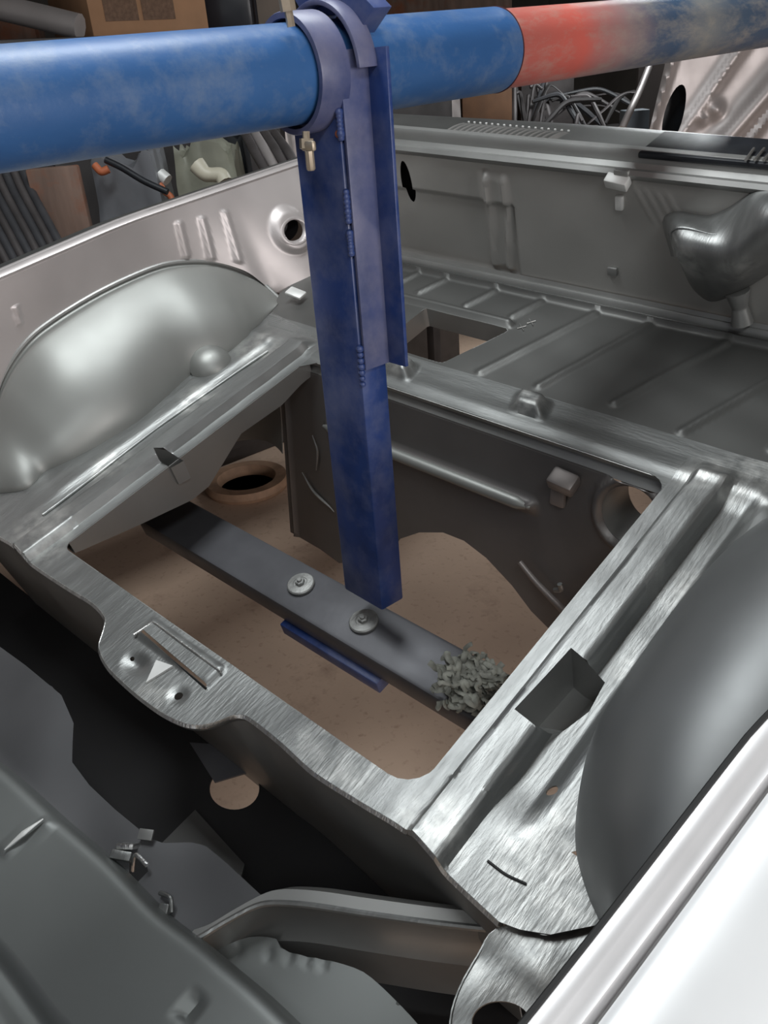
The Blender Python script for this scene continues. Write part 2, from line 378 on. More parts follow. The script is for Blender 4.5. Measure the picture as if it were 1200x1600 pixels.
seamL = [tuple(S(x, y, h=0)[:2]) for x, y in [(435, 475), (410, 500), (380, 535), (345, 562), (300, 588), (225, 655), (162, 695), (112, 722), (70, 741), (55, 757), (37, 767), (0, 770), (-40, 775)]]
seamL = [tuple(p) for p in resample(seamL, 60)]
rc = .045
sr = [p for p in seamR if p[1] > VI0+rc+.004]; sr0 = sr[0]
sl = [p for p in seamL if VI0+rc+.004 < p[1] < .66]
SHR = list(np.linspace(UI1, sr0[0], 75)); SHL = list(np.linspace(sl[-1][0], UI0, 70))
# --- near crossmember with the latch plate
near_edge = PX([(20, 850), (50, 880), (110, 920), (140, 938), (157, 953), (165, 968), (161, 988), (155, 1008), (160, 1026), (175, 1048), (215, 1085), (255, 1114), (290, 1130), (315, 1132), (340, 1126), (362, 1117), (382, 1117), (400, 1128), (440, 1160), (490, 1205), (560, 1250), (640, 1300), (700, 1365), (780, 1440)], h=0)
near_edge = [(-.36, -.062, 0), (-.2, -.062, 0)]+near_edge
ne = resample(near_edge, 150)
right_tail = PX([(812, 1452), (860, 1460), (935, 1445)], h=0)
def corner(cx_, cy_, r, a0, a1, n=6): return [(cx_+r*math.cos(a), cy_+r*math.sin(a)) for a in np.linspace(a0, a1, n)]
pi = math.pi
rc = .045
out = [tuple(p[:2]) for p in ne]+[tuple(p[:2]) for p in right_tail]+[(1.10, VI0+rc)]+[(x, VI0+rc) for x in SHR[::-1]]+corner(UI1-rc, VI0+rc, rc, 0, -pi/2)[1:]+corner(UI0+.02, VI0+.02, .02, -pi/2, -pi)+[(x, VI0+rc) for x in SHL[::-1]]+[(-.36, VI0+rc)]
hole_a = circle(S(278, 1086, h=0)[:2], .0065, 14)
slot = PX([(217, 986), (222, 984), (324, 1071), (322, 1079)], h=0); slot = [p[:2] for p in slot]
sm = PX([(203, 996), (214, 988), (217, 994), (208, 1001)], h=0); sm = [p[:2] for p in sm]
hole_b = circle(S(862, 1233, h=0)[:2], .0075, 12)
hole_c = circle(S(205, 1027, h=0)[:2], .0035, 10)
sheet('near_crossmember', out, [hole_a, slot, hole_c], .0045, H, m_brush, shell, .0018)
# folded edge and front wall of the crossmember
ne3 = np.array([(p[0], p[1], float(H(p[0], p[1]))) for p in ne])
lip = ne3+np.array([0, -.0035, -.004]); lip2 = ne3+np.array([0, -.001, -.012])
strip('crossmember_edge_fold', [ne3, lip, lip2], m_worn, shell, .0012, sharp=80)['label'] = 'bright worn folded edge of the crossmember'
top = [(p[0], max(p[1], -.066)+.004, -.004) for p in ne]; topc = [(x, y-.004, -.10) for x, y, z in top]
bot = [(x, -.045-.03*ss(.55, 1.0, np.array(x)), -.36) for x, y, z in top]
loft('crossmember_front_wall', top, bot, m_zinc, shell, ctrl=topc, n=90, m=14, t=.002)
# inner lips of the opening
strip('crossmember_inner_lip', [[(x, VI0, 0) for x in np.linspace(UI0+.02, UI1-rc, 40)], [(x, VI0+.001, -.035) for x in np.linspace(UI0+.02, UI1-rc, 40)]], m_zinc, shell, .0015)
# latch plate details
rim = PX([(209, 992), (240, 972), (345, 1050)], h=.006)
tube('rib_or_highlight', rim, .0022, m_worn, shell, 8, smooth=False)
tri = [np.array(p) for p in PX([(228, 1066), (244, 1031), (270, 1040)], h=.004)]
o = from_pydata('latch_striker_tab', [tri[0], tri[1], tri[2], tri[0]-[0, 0, .006], tri[1]-[0, 0, .006], tri[2]-[0, 0, .006]], [(0, 2, 1), (3, 4, 5), (0, 1, 4, 3), (1, 2, 5, 4), (2, 0, 3, 5)], m_white, shell); o['label'] = 'bright triangular tab'
strip('slot_turned_edge', [PX([(219, 988), (324, 1075)], h=.003), PX([(213, 994), (318, 1082)], h=-.010)], m_seam_shade, shell, .001)
# --- right rail and left rail
notchR = [tuple(S(x, y, h=.006)[:2]) for x, y in [(893, 1020), (912, 1036), (945, 1052), (920, 1098), (880, 1128), (838, 1142), (805, 1116)]]
out = [(UI1, VI0+rc), (1.10, VI0+rc)]
sr = [p for p in seamR if p[1] > VI0+rc+.004]
sr0 = sr[0]
out = [(x, VI0+rc) for x in SHR]+[(x+.012, y) for x, y in sr]+[(1.07, .70), (UI1, .70)]
sheet('side_rail', out, [notchR, hole_b], .005, H, m_brush, shell, .0018)
# pocket under the right rail's cut-out
def pocket(nt_, depth, name):
    q = np.array(nt_); cc = q.mean(0); n = len(q)
    a = [(*p, float(H(*p))-.001) for p in q]; b = [(*(cc+(p-cc)*.96), -depth) for p in q]
    V = a+b+[(cc[0], cc[1], -depth)]; Fc = [(i, (i+1) % n, n+(i+1) % n, n+i) for i in range(n)]+[(n+i, n+(i+1) % n, 2*n) for i in range(n)]
    return from_pydata(name, V, Fc, m_zinc, shell, 30)
pocket(notchR, .07, 'rail_pocket')
notchL = [tuple(S(x, y, h=.006)[:2]) for x, y in [(243, 706), (262, 706), (285, 716), (265, 727), (248, 718)]]
sl = [p for p in seamL if VI0+rc+.004 < p[1] < .66]
out = [(sl[0][0], .70)]+[(x-.012, y) for x, y in sl]+[(x, VI0+rc) for x in SHL]+[(UI0, .70)]
out = [tuple(S(425, 487, h=0)[:2])]+out[1:]
sheet('side_rail', out, [notchL], .005, H, m_brush, shell, .0018)
pocket(notchL, .045, 'rail_pocket')
# worn edges where the rails were ground bare
WORN = mat('burnished_weld', (.80, .80, .78), .28, .95, .2, 25, .9, 70, stretch=(4, 1, 1))
# raised weld line on the left rail flange
for off_, v0, v1 in ((.530, .02, .62), (.508, .03, .60)):
    tube('seam_bead', [(.4-off_-.012*math.sin((v-v0)/(v1-v0)*pi)*(1 if off_ > .52 else .2), v, float(H(.4-off_, v))+.002) for v in np.linspace(v0, v1, 9)], .0028, m_brush, shell, 8)
# --- inner side walls of the opening
for side in (0, 1):
    uu = UI0 if side == 0 else UI1; sg = 1 if side == 0 else -1
    vs_ = np.linspace(VI0+.012, VI1, 50)
    hb = np.interp(vs_, [0, .006, .132, .255, .30, .346, .415, .534, .60, .64], [-.02, -.027, -.066, -.100, -.100, -.078, -.045, -.052, -.04, -.04])
    rows = [[(uu, v, -.001) for v in vs_], [(uu, v, h_*.5) for v, h_ in zip(vs_, hb)], [(uu, v, h_) for v, h_ in zip(vs_, hb)], [(uu-sg*.012, v, h_-.004) for v, h_ in zip(vs_, hb)], [(uu-sg*.06, v, h_+.01) for v, h_ in zip(vs_, hb)]]
    strip('rail_inner_wall', rows, m_zinc, shell, .0015, flip=bool(side))
# --- far crossmember and boot floor
UE = 1.14
rr_ = .035
sm_out = [tuple(S(x, y, h=0)[:2]) for x, y in [(625, 546), (690, 569), (797, 514), (625, 470)]]
sm_out = [(.10, .745), (.265, .745), (.272, .75), (.326, .895), (.318, .902), (.10, .902)]
VS = .738
out = [(UI0+.03, VI1)]+[(UI1-rr_, VI1)]+corner(UI1-rr_, VI1-rr_, rr_, pi/2, 0)[1:]+[(UI1, .70-.0001), (UI1, .70), (1.07, .70), (UE, VS), (-.262, VS)]+[(sl[0][0]+.01, .70), (UI0, .70), (UI0, VI1-.03)]
sheet('far_crossmember', out, [], .006, H, m_farx, shell, .0018)
out = [(-.262, VS), (UE, VS), (UE, 1.058), (-.31, 1.058), (-.30, .82), tuple(S(425, 487, h=0)[:2])]
sheet('boot_floor', out, [sm_out], .0055, H, m_boot, shell, .0018)
# turned down rims of the small floor opening
q = resample([(*p, 0) for p in sm_out], 80, False, True)
strip('opening_rim', [[(p[0], p[1], float(H(p[0], p[1]))) for p in q], [(p[0], p[1], -.045) for p in q]], m_zinc, shell, .0015, close=True)
b = box('seat_support_rail', (.03, .17, .02), m_brk, shell, bev=.004); b.location = (.19, .83, -.10); b.rotation_euler = (0, 0, -.5)
# inner fold under the far edge
n_ = 60; us = np.linspace(-.12, UI1, n_)
strip('crossmember_far_fold', [[(x, VI1, -.001) for x in us], [(x, VI1+.004, -.012) for x in us], [(x, VI1+.012, -.02) for x in us], [(x, VI1-.004, -.034) for x in us]], m_zinc, shell, .0015)
# --- hanging panel below the far crossmember (leans towards the viewer as it goes down)
def HP(u, h): return (u, .64+.3*h, h)
pan = [S(x, y, v=.64, k=.3) for x, y in [(455, 832), (500, 858), (530, 880), (600, 872), (612, 862), (625, 842), (655, 832), (692, 832), (725, 845), (760, 872), (800, 915), (830, 955), (860, 985), (892, 1012)]]
pan = [(p[0], p[2]) for p in pan]
pan = [(-.12, -.03)]+[(-.12, pan[0][1])]+pan[1:]+[(.72, -.40), (.86, -.36), (.86, -.03)]
hc = S(985, 806, v=.64, k=.3); hc = (hc[0], hc[2])
def HPh(u, h):
    d = np.hypot(u-hc[0], h-hc[1])
    z = .012*(1-ss(.002, .012, np.abs(d-.062)))                       # ring pressed round the hole
    z = z+.016*(1-ss(.004, .017, np.abs(h+.137+.0*u)))*ss(.02, .05, u)*(1-ss(.565, .585, u))
    z = z+.006*(1-ss(.0, .006, np.abs(np.hypot(u+.02, h+.30)-.10)))*ss(-.32, -.28, h)*0
    z = z+.008*(1-ss(.002, .008, np.abs(u+.098)))                     # flange along the left edge
    return z
def HPp(u, h, z):                                                   # offset along the panel normal
    nv = nrm(np.array([0, -1, .3])); return tuple(np.array(HP(u, h))+nv*z)
sheet('seat_bulkhead_panel', pan, [circle(hc, .052, 36)], .0065, HPh, m_hang, shell, .0015, place=HPp)
nh = 36; cir = circle(hc, .052, nh)
strip('hole_collar', [[HPp(x, y, 0.0) for x, y in cir], [HPp(x, y, -.03) for x, y in cir], [HPp(x-.004, y, -.10) for x, y in cir]], m_zinc, shell, .0015, close=True)
tube('stiffening_bead', [HPp(x_, -.137-.0*x_, .010) for x_ in np.linspace(.03, .572, 20)], [.003]+[.0125]*18+[.004], m_dome, shell, 14, samples=60)  # paler than its panel, so the swage's highlight sits in the colour
# bracket box beside the hole, small hooked rod below
bx_ = S(893, 742, v=.64, k=.3); b = box('bracket', (.05, .035, .030), m_brk, shell, bev=.006); b.location = (bx_[0]-.005, bx_[1]-.018, bx_[2]-.004); b.rotation_euler = (.3, .1, 0)
bx_ = S(880, 768, v=.64, k=.3); b = box('bracket', (.03, .012, .045), m_brk, shell, bev=.005); b.location = (bx_[0]-.005, bx_[1]-.008, bx_[2]-.004); b.rotation_euler = (-.25, 0, 0)
rp = [S(x, y, v=.62, k=.3) for x, y in [(812, 878), (840, 912), (895, 968)]]
tube('hook_rod', rp, [.005, .0065, .0085], m_brk, shell, 10)
p = S(872, 918, v=.61, k=.3); tube('rod_clip', [p+np.array([-.008, 0, -.012]), p+np.array([.006, 0, -.002]), p+np.array([.004, 0, .012])], .005, m_brush, shell, 8)
# curved pressed ribs on the left part of the hanging panel
tube('rib_or_highlight', [S(x, y, v=.635, k=.3) for x, y in [(472, 738), (490, 768), (515, 792), (522, 800)]], [.001, .0035, .0035, .001], m_zinc, shell, 8)
tube('rib_or_highlight', [S(x, y, v=.635, k=.3) for x, y in [(488, 680), (496, 705), (494, 735)]], [.001, .003, .001], m_zinc, shell, 8)
# --- rear cross strut visible lower left under the rail: dark inner arch
loft('inner_arch', [(-.13, .63, -.03), (-.13, .60, -.16), (-.12, .56, -.25)], [(-.40, .66, -.02), (-.42, .62, -.2), (-.40, .58, -.34)], m_zinc, shell, ctrl=[(-.25, .70, 0), (-.25, .66, -.16), (-.25, .62, -.27)], n=20, m=14, t=.002)
# --- bulkhead behind the boot floor
VB = 1.08
RC = [(S(x, y, v=VB)[0], S(x, y, v=VB)[2]) for x, y in [(630, 312), (815, 328), (815, 432), (630, 395)]]
BR = [S(x, y, v=VB) for x, y in [(750, 262), (770, 262), (790, 262)]]
hl = S(618, 318, v=VB)
def BH(u, h):
    inn = ss(-.35, -.34, u)*(1-ss(.229, .234, u))*ss(.0, .012, h)*(1-ss(.170, .176, h))
    rec = .010*inn
    z = -rec
    for c_ in (.162, .205): z = z+.010*(1-ss(.003, .010, np.abs(u-c_-.012*np.sin((h-.02)*9))))*ss(.01, .03, h)*(1-ss(.225, .245, h))
    z = z+.006*(1-ss(.02, .035, np.abs(u-.185)))*ss(.01, .03, h)*(1-ss(.225, .245, h))
    z = z+.020*(1-ss(-.03, .0, h+0*u))
    for i in range(4):                                              # slanting press lines near the right
        z = z+.003*(1-ss(.0, .006, np.abs((u-.50-.02*i)-(.26-h)*.6)))*ss(.17, .19, h)*(1-ss(.23, .245, h))
    z = z+.001*np.sin(u*26+1)*np.sin(h*30)
    return z
def BP(u, h, z): return (u, VB-z, h)
ub = 1.18
sheet('bulkhead', [(-.36, -.035), (ub, -.035), (ub, .262), (-.36, .262)], [circle((-.058, .19), .016, 24, .05)], .0065, BH, m_bulk, shell, .0018, place=BP)
b = box('hole_shade_sheet', (1.5, .006, .20), m_seam_shade, shell); b.location = (.4, VB+.045, .12)  # black sheet added so the hole in the bulkhead stays dark
us = np.linspace(-.37, ub, 60)
prof = [(-.001, -.030), (-.012, -.026), (-.020, -.014), (-.012, -.004), (0, -.002)]
strip('bulkhead_foot_flange', [[(x, VB+a_, -.0+b_+.012) for x in us] for a_, b_ in [(-.022, -.02), (-.020, -.008), (-.014, -.002), (-.008, -.004), (-.004, .004)]], m_zinc, shell, .0015)
# rolled gutter on top of the bulkhead
gut = [(0, .255), (-.010, .262), (-.014, .270), (-.008, .277), (.002, .276), (.008, .268), (.022, .266), (.030, .274), (.030, .288), (.036, .296), (.050, .296), (.058, .288), (.06, .275)]
strip('gutter', [[(x, VB+a_, b_) for x in us] for a_, b_ in gut], m_zinc, shell, .0015)
# scuttle shelf with louvres
def CH(u, v): return .275+.004*np.sin(u*4)-.06*ss(1.24, 1.34, v)
sheet('scuttle_panel', [(-.40, VB+.058), (1.25, VB+.058), (1.25, 1.33), (-.40, 1.33)], [], .02, CH, m_dark, shell, .002)
lv0, lv1 = S(730, 193, h=.28), S(886, 207, h=.28)
for i in range(17):
    s_ = i/16; ux = lv0[0]+(lv1[0]-lv0[0])*s_; vy = lv0[1]+(lv1[1]-lv0[1])*s_
    V = []
    for t_ in np.linspace(0, 1, 7):
        yy = vy-.075+.08*t_; hh = .010*math.sin(pi*min(1, t_*1.0))**.5 if t_ < 1 else 0
        V += [(ux-.0055+.02*(t_-1), yy, .277), (ux+.02*(t_-1), yy, .277+hh+.001), (ux+.0045+.02*(t_-1), yy, .277)]
    V = [tuple(q_) for q_ in V]; Fc = []
    for j in range(6):
        a_ = j*3; Fc += [(a_, a_+1, a_+4, a_+3), (a_+1, a_+2, a_+5, a_+4)]
    from_pydata('louvre', V, Fc, m_zinc, shell, 60)
    b = box('louvre_tip', (.005, .003, .004), m_white, shell, bev=.001); b.location = (ux, vy+.006, .281)
b = box('rubber_strip', (.42, .10, .012), m_blackpl, shell, bev=.004); p1 = S(1150, 236, h=.29); b.location = (p1[0]+.05, p1[1]-.0, .289)
for i in range(4):
    p1 = S(1165+14*i, 250, h=.30); p2 = S(1178+16*i, 232, h=.30); tube('shiny_streak', [p1, p2], .0025, m_worn, shell, 8)  # bright tubes drawn for the shiny streaks at the strip's end
for cx0, cy0 in ((815, 511), (830, 503)):
    for dx, dy in ((7, -2), (3, 5)):
        tube('scribed_mark', [S(cx0-dx, cy0-dy, h=.002), S(cx0+dx, cy0+dy, h=.002)], .0008, m_worn, shell, 6)
# clips on the bulkhead
p1 = S(965, 284, v=VB-.015); b = box('hinge_clip', (.045, .022, .022), m_white, shell, bev=.003); b.location = p1; b.rotation_euler = (.5, .1, 0)
p1 = S(972, 270, v=VB-.01); b = box('hinge_clip_tab', (.03, .012, .012), m_zinc, shell, bev=.003); b.location = p1
p1 = S(968, 317, v=VB-.004); b = box('small_tab', (.016, .010, .028), m_white, shell, bev=.003); b.location = p1
p1 = S(957, 424, v=VB-.004); b = box('small_tab', (.022, .008, .018), m_zinc, shell, bev=.003); b.location = p1
# bulbous duct on the bulkhead, open torn lip on its upper left
tp = [S(x, y, v=VB-.005) for x, y in [(1050, 400), (1037, 345), (1058, 332), (1105, 338), (1140, 325), (1180, 300), (1225, 300)]]
mid = [S(x, y, v=VB-.17) for x, y in [(1064, 402), (1052, 352), (1075, 350), (1120, 372), (1150, 372), (1190, 335), (1240, 320)]]
bt = [S(x, y, v=VB-.002) for x, y in [(1062, 402), (1070, 425), (1085, 452), (1110, 470), (1140, 462), (1180, 440), (1240, 400)]]
mid2 = [S(x, y, v=VB-.13) for x, y in [(1058, 402), (1062, 412), (1085, 440), (1118, 452), (1155, 440), (1190, 405), (1245, 365)]]
A1, B1, C1, D1 = [resample(q_, 40) for q_ in (tp, mid, mid2, bt)]
rows = []
for s_ in np.linspace(0, 1, 22): rows.append(A1*(1-s_)**3+3*B1*s_*(1-s_)**2+3*C1*s_*s_*(1-s_)+D1*s_**3)
strip('strut_mount_bulge', rows, m_brush, shell, .0018, flip=False, sharp=60)
lipc = rows[5][2:22]; tube('bulge_rim', lipc+np.array([0, -.002, .001]), [.001, .003, .003, .001], m_brush, shell, 8)
tube('bulge_foot_rib', [S(x, y, v=VB-.02) for x, y in [(1152, 455), (1156, 480), (1160, 505)]], [.022, .014, .020], m_zinc, shell, 12)
# --- left wing: rolled top lip, inner skin, outer skin
def lipL(dx=0, dh=0):
    P = [S(x, y, u=-.4) for x, y in [(-60, 455), (0, 430), (100, 387), (200, 345), (325, 302), (450, 260), (480, 250)]]
    P = [np.array([-.4+dx, p[1], p[2]+dh]) for p in P]
    P = [P[0]+(P[0]-P[1])*2.5]+P+[P[-1]+(P[-1]-P[-2])*4.5]
    return P
lipR_in = [(1.075, -.75, .30), (1.095, -.40, .30), tuple(S(820, 1590, h=.30)), tuple(S(1000, 1362, h=.30)), tuple(S(1165, 1150, h=.30)), (1.157, .16, .295), (1.19, .50, .27), (1.20, 1.05, .21)]
archL = [(-.30, -.06, -.01), (-.37, .06, .07)]+[tuple(S(x, y, u=-.4)) for x, y in [(0, 590), (50, 520), (150, 455)]]+[tuple(S(250, 412, u=-.397)), tuple(S(325, 407, u=-.387)), tuple(S(375, 421, u=-.371)), tuple(S(405, 438, u=-.348)), tuple(S(435, 465, u=-.30))]
archL_r = resample(archL, 80)
# inner skin between lip and arch, then down to the floor at the rear
skin_bot = [(-.40, -.75, -.1), (-.34, -.2, -.05)]+[tuple(p) for p in archL[1:]]+[(-.285, .86, -.01), (-.275, 1.0, .0), (-.27, 1.15, .0)]
top_ = lipL(.004, -.008)
def press(s_, t_, p):
    z = 0.
    for px, py0, py1 in ((278, 350, 398), (312, 342, 400), (346, 332, 402)):
        a_ = S(px, py0, u=-.395); b_ = S(px+10, py1, u=-.395)
        d_ = rline(np.array(p[1]), np.array(p[2]), a_[1:], b_[1:]); z += .007*float(1-ss(.001, .011, d_))
    a_ = S(25, 480, u=-.395); b_ = S(32, 505, u=-.395); z += .005*float(1-ss(.0, .006, rline(np.array(p[1]), np.array(p[2]), a_[1:], b_[1:])))
    a_ = S(443, 357, u=-.36); d_ = math.hypot(p[1]-a_[1], p[2]-a_[2]); z += .016*float((1-ss(.036, .058, np.array(d_))))
    return np.array([z, 0, 0])
A1 = resample(top_, 320); B1 = resample(skin_bot, 320)
# align both by v so that rows run straight down
vs_ = np.linspace(-.7, 1.12, 330)
A1 = np.stack([np.interp(vs_, A1[:, 1], A1[:, i]) for i in range(3)], 1); B1 = np.stack([np.interp(vs_, B1[:, 1], B1[:, i]) for i in range(3)], 1)
def soft(q, k):
    k2 = k//2; e = np.r_[np.full(k2, q[0]), q, np.full(k2, q[-1])]; w_k = np.hanning(k+2)[1:-1]; w_k /= w_k.sum(); return np.convolve(e, w_k, 'valid')
B1[:, 0] = soft(B1[:, 0], 61); B1[:, 2] = soft(B1[:, 2], 13)
hcen = S(443, 357, u=-.362); grid = []
for t_ in np.linspace(0, 1, 110):
    r = A1*(1-t_)+B1*t_; grid.append(np.array([q_+press(0, t_, q_) for q_ in r]))
V = []; Fc = []; n = len(vs_)
for r in grid: V += list(r)
Va = np.array(V)
for j in range(len(grid)-1):
    for i in range(n-1):
        q_ = (j*n+i, j*n+i+1, (j+1)*n+i+1, (j+1)*n+i); c_ = Va[list(q_)].mean(0)
        if math.hypot((c_[1]-hcen[1])/.034, (c_[2]-hcen[2])/.025) < 1: continue
        Fc.append(q_)
o = from_pydata('wing_inner_skin', V, Fc, m_bgpink, shell, 60); thick(o, .002)
ringp = []
for rr in (1.32, 1.22, 1.05, .93, .88):
    ringp.append([np.array([0, hcen[1]+.034*rr*math.cos(a), hcen[2]+.025*rr*math.sin(a)]) for a in np.linspace(0, 2*pi, 48, endpoint=False)])
def skin_u(p):
    i = int(np.clip(np.searchsorted(vs_, p[1]), 0, len(vs_)-1)); a_, b_ = A1[i], B1[i]; t_ = (p[2]-a_[2])/(b_[2]-a_[2]); return a_[0]+(b_[0]-a_[0])*t_
for k_, (rr, du) in enumerate(zip((1.32, 1.22, 1.05, .93, .88), (.0145, .018, .0195, .017, .006))):
    for p in ringp[k_]: p[0] = skin_u(p)+du
strip('hole_rim', ringp, m_bgpink, shell, .001, close=True, sharp=60)
cl = [np.array([hcen[0]+.016, hcen[1]+.036*math.cos(a), hcen[2]+.027*math.sin(a)]) for a in np.linspace(0, 2*pi, 40, endpoint=False)]
strip('hole_collar', [cl, [p+np.array([-.04, 0, 0]) for p in cl], [hcen+(p-hcen)*.02+np.array([-.045, 0, 0]) for p in cl]], m_black, shell, 0, close=True)
p1 = S(462, 458, h=.02); b = box('slot_light_block', (.045, .03, .008), m_white, shell, bev=.0035); b.location = p1; b.rotation_euler = (0, .25, .15)  # white block in place of light showing through the slot
Lr = lipL()
rows = [[p+np.array(d_) for p in resample(Lr, 60)] for d_ in ((.004, 0, -.010), (.006, 0, -.002), (.0, 0, .003), (-.014, 0, .004), (-.018, 0, -.002), (-.022, 0, .002), (-.032, 0, .002))]
strip('wing_top_lip', rows, m_bgpink, shell, .0015, sharp=60)
rows = [[p+np.array(d_) for p in resample(Lr, 60)] for d_ in ((-.034, 0, -.002), (-.08, 0, -.010), (-.13, 0, -.024), (-.19, 0, -.08), (-.22, 0, -.25), (-.22, 0, -.45))]
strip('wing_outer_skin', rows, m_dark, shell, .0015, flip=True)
# --- left wheel housing dome
def dome(name, arch, seam, lift, material, flip=False, mixl=1., groove=0.):
    A1 = resample(arch, 90); B1 = resample(seam, 90); rows = []
    for s_ in np.linspace(0, 1, 40):
        th = s_*pi/2; fa = 1-math.sin(th); fb = math.cos(th)   # quarter ellipse from arch out and down to the seam
        r = B1.copy()
        r[:, :2] = A1[:, :2]*(1-math.sin(th)**1.0)+B1[:, :2]*math.sin(th)
        r[:, 2] = B1[:, 2]+(A1[:, 2]+lift-B1[:, 2])*(mixl*fb+(1-mixl)*(1-math.sin(th)))-lift*(1-s_)**6-groove*math.exp(-((s_-.035)/.03)**2)
        rows.append(r)
    return strip(name, rows, material, shell, .0018, flip=flip, sharp=50)
arch_d = [tuple(p) for p in archL_r]
seam_d = [(x, y, float(H(x, y))) for x, y in reversed(seamL)]
dome('wheel_housing', arch_d, seam_d, .0, m_dome, mixl=.62, groove=.010)
tube('arch_seam', [p+np.array([.004, 0, -.002]) for p in archL_r], .005, m_zinc, shell, 8, samples=80)
p1 = S(330, 562, h=.022)
lathe('housing_bump', [(.050, -.02), (.044, -.004), (.033, .008), (.016, .014), (0.0001, .016)], m_dome, shell, 24, axes(p1, (1, .3, -.5), (0, 1, .0), (.6, -.1, .8)))
# --- right wheel housing and right wing
archR = [(1.12, -.16, .10), (1.14, -.02, .17), (1.155, .12, .215), (1.17, .30, .235), (1.18, .48, .22), (1.18, .62, .16), (1.17, .70, .05)]
seamR3 = [(x, y, float(H(x, y))) for x, y in [(1.085, -.09)]+seamR]
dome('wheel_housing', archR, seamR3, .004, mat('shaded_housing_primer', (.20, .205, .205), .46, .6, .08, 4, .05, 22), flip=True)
LR = resample(lipR_in, 90)
nR = np.array([1., -.09, 0])
rows = [LR+nR*a_+np.array([0, 0, b_]) for a_, b_ in ((.0, -.075), (.0, -.01), (.001, -.002), (.004, .0), (.016, .0005), (.021, -.0015), (.028, .000), (.029, -.003), (.030, -.016))]
o = strip('wing_top_lip', rows, m_lip, shell, .0015, sharp=60)
rows = [LR+nR*a_+np.array([0, 0, b_]) for a_, b_ in ((.0295, -.017), (.0355, -.018), (.037, -.003), (.043, .001), (.08, .003), (.13, -.002), (.19, -.018), (.26, -.05), (.33, -.11), (.38, -.20), (.40, -.34))]
strip('wing_outer_skin', rows, mat('glare_white_wing', (.93, .93, .93), .38, .15, .05, 4, .05, 30), shell, .0015)  # near-white base puts the ceiling light's glare into the wing colour
tube('lip_shade_line', [p+np.array([.0015, 0, .0005]) for p in LR], .0028, m_seam_shade, shell, 6, samples=90)  # dark bead drawn for the shade along the rolled lip edge
loft('wing_inner_skin', [tuple(p+np.array([.0, 0, -.07])) for p in LR], [(1.10, -.75, -.1), (1.11, -.2, .03)]+[tuple(p) for p in archR]+[(1.16, 1.08, .0)], m_zinc, shell, n=60, m=8, t=.002, flip=True)
# --- lifting bracket at the right rear corner
bo = [tuple(S(x, y, h=-.008)[:2]) for x, y in [(775, 1452), (748, 1490), (722, 1535), (708, 1572), (703, 1610), (706, 1700), (790, 1790), (900, 1700), (930, 1600), (960, 1500), (950, 1440), (860, 1436)]]
bo = [tuple(p) for p in resample(bo, 70, True, True)]
hb_ = [tuple(S(782+46*math.cos(a), 1596+34*math.sin(a), h=-.008)[:2]) for a in np.linspace(0, 2*pi, 36, endpoint=False)]
sheet('corner_gusset', bo, [hb_], .007, lambda u, v: -.008-.004*ss(.0, .03, -v-.08)+.0015*np.sin(u*80)*np.sin(v*60), m_brush, shell, .004)
q = [(x, y, -.010) for x, y in bo]
strip('gusset_flange', [q, [(x, y-.001, z-.018) for x, y, z in q]], m_brush, shell, .0015, close=True)
tube('weld_slit', [S(x, y, h=.001) for x, y in [(762, 1345), (790, 1366), (822, 1381)]], .0016, m_seam_shade, shell, 6)
# --- cavity between crossmember and rear panel
hol = S(367, 1232, h=-.33)
cav = [(-.9, -.045), (1.06, -.045), (1.06, -.42), (-.9, -.42)]
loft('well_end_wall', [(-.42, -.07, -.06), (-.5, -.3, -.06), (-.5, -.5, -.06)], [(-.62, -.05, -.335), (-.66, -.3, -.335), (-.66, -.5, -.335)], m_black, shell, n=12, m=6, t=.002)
hb2 = [tuple(S(366+39*math.cos(a), 1232+33*math.sin(a), h=-.33)[:2]) for a in np.linspace(0, 2*pi, 36, endpoint=False)]
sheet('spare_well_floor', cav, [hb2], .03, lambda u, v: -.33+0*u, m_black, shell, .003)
pq = [S(x, y, h=-.325) for x, y in [(296, 1160), (340, 1163), (392, 1205), (335, 1222)]]
V = [tuple(p) for p in pq]+[tuple(p+np.array([0, 0, -.004])) for p in pq]
from_pydata('well_brace', V, [(0, 3, 2, 1), (4, 5, 6, 7), (0, 1, 5, 4), (1, 2, 6, 5), (2, 3, 7, 6), (3, 0, 4, 7)], m_beam, shell)
pq = [S(x, y, h=-.30) for x, y in [(305, 1265), (382, 1350), (365, 1420), (240, 1330)]]
V = [tuple(p) for p in pq]+[tuple(p+np.array([0, 0, -.004])) for p in pq]
from_pydata('well_patch', V, [(0, 3, 2, 1), (4, 5, 6, 7), (0, 1, 5, 4), (1, 2, 6, 5), (2, 3, 7, 6), (3, 0, 4, 7)], m_dark, shell)
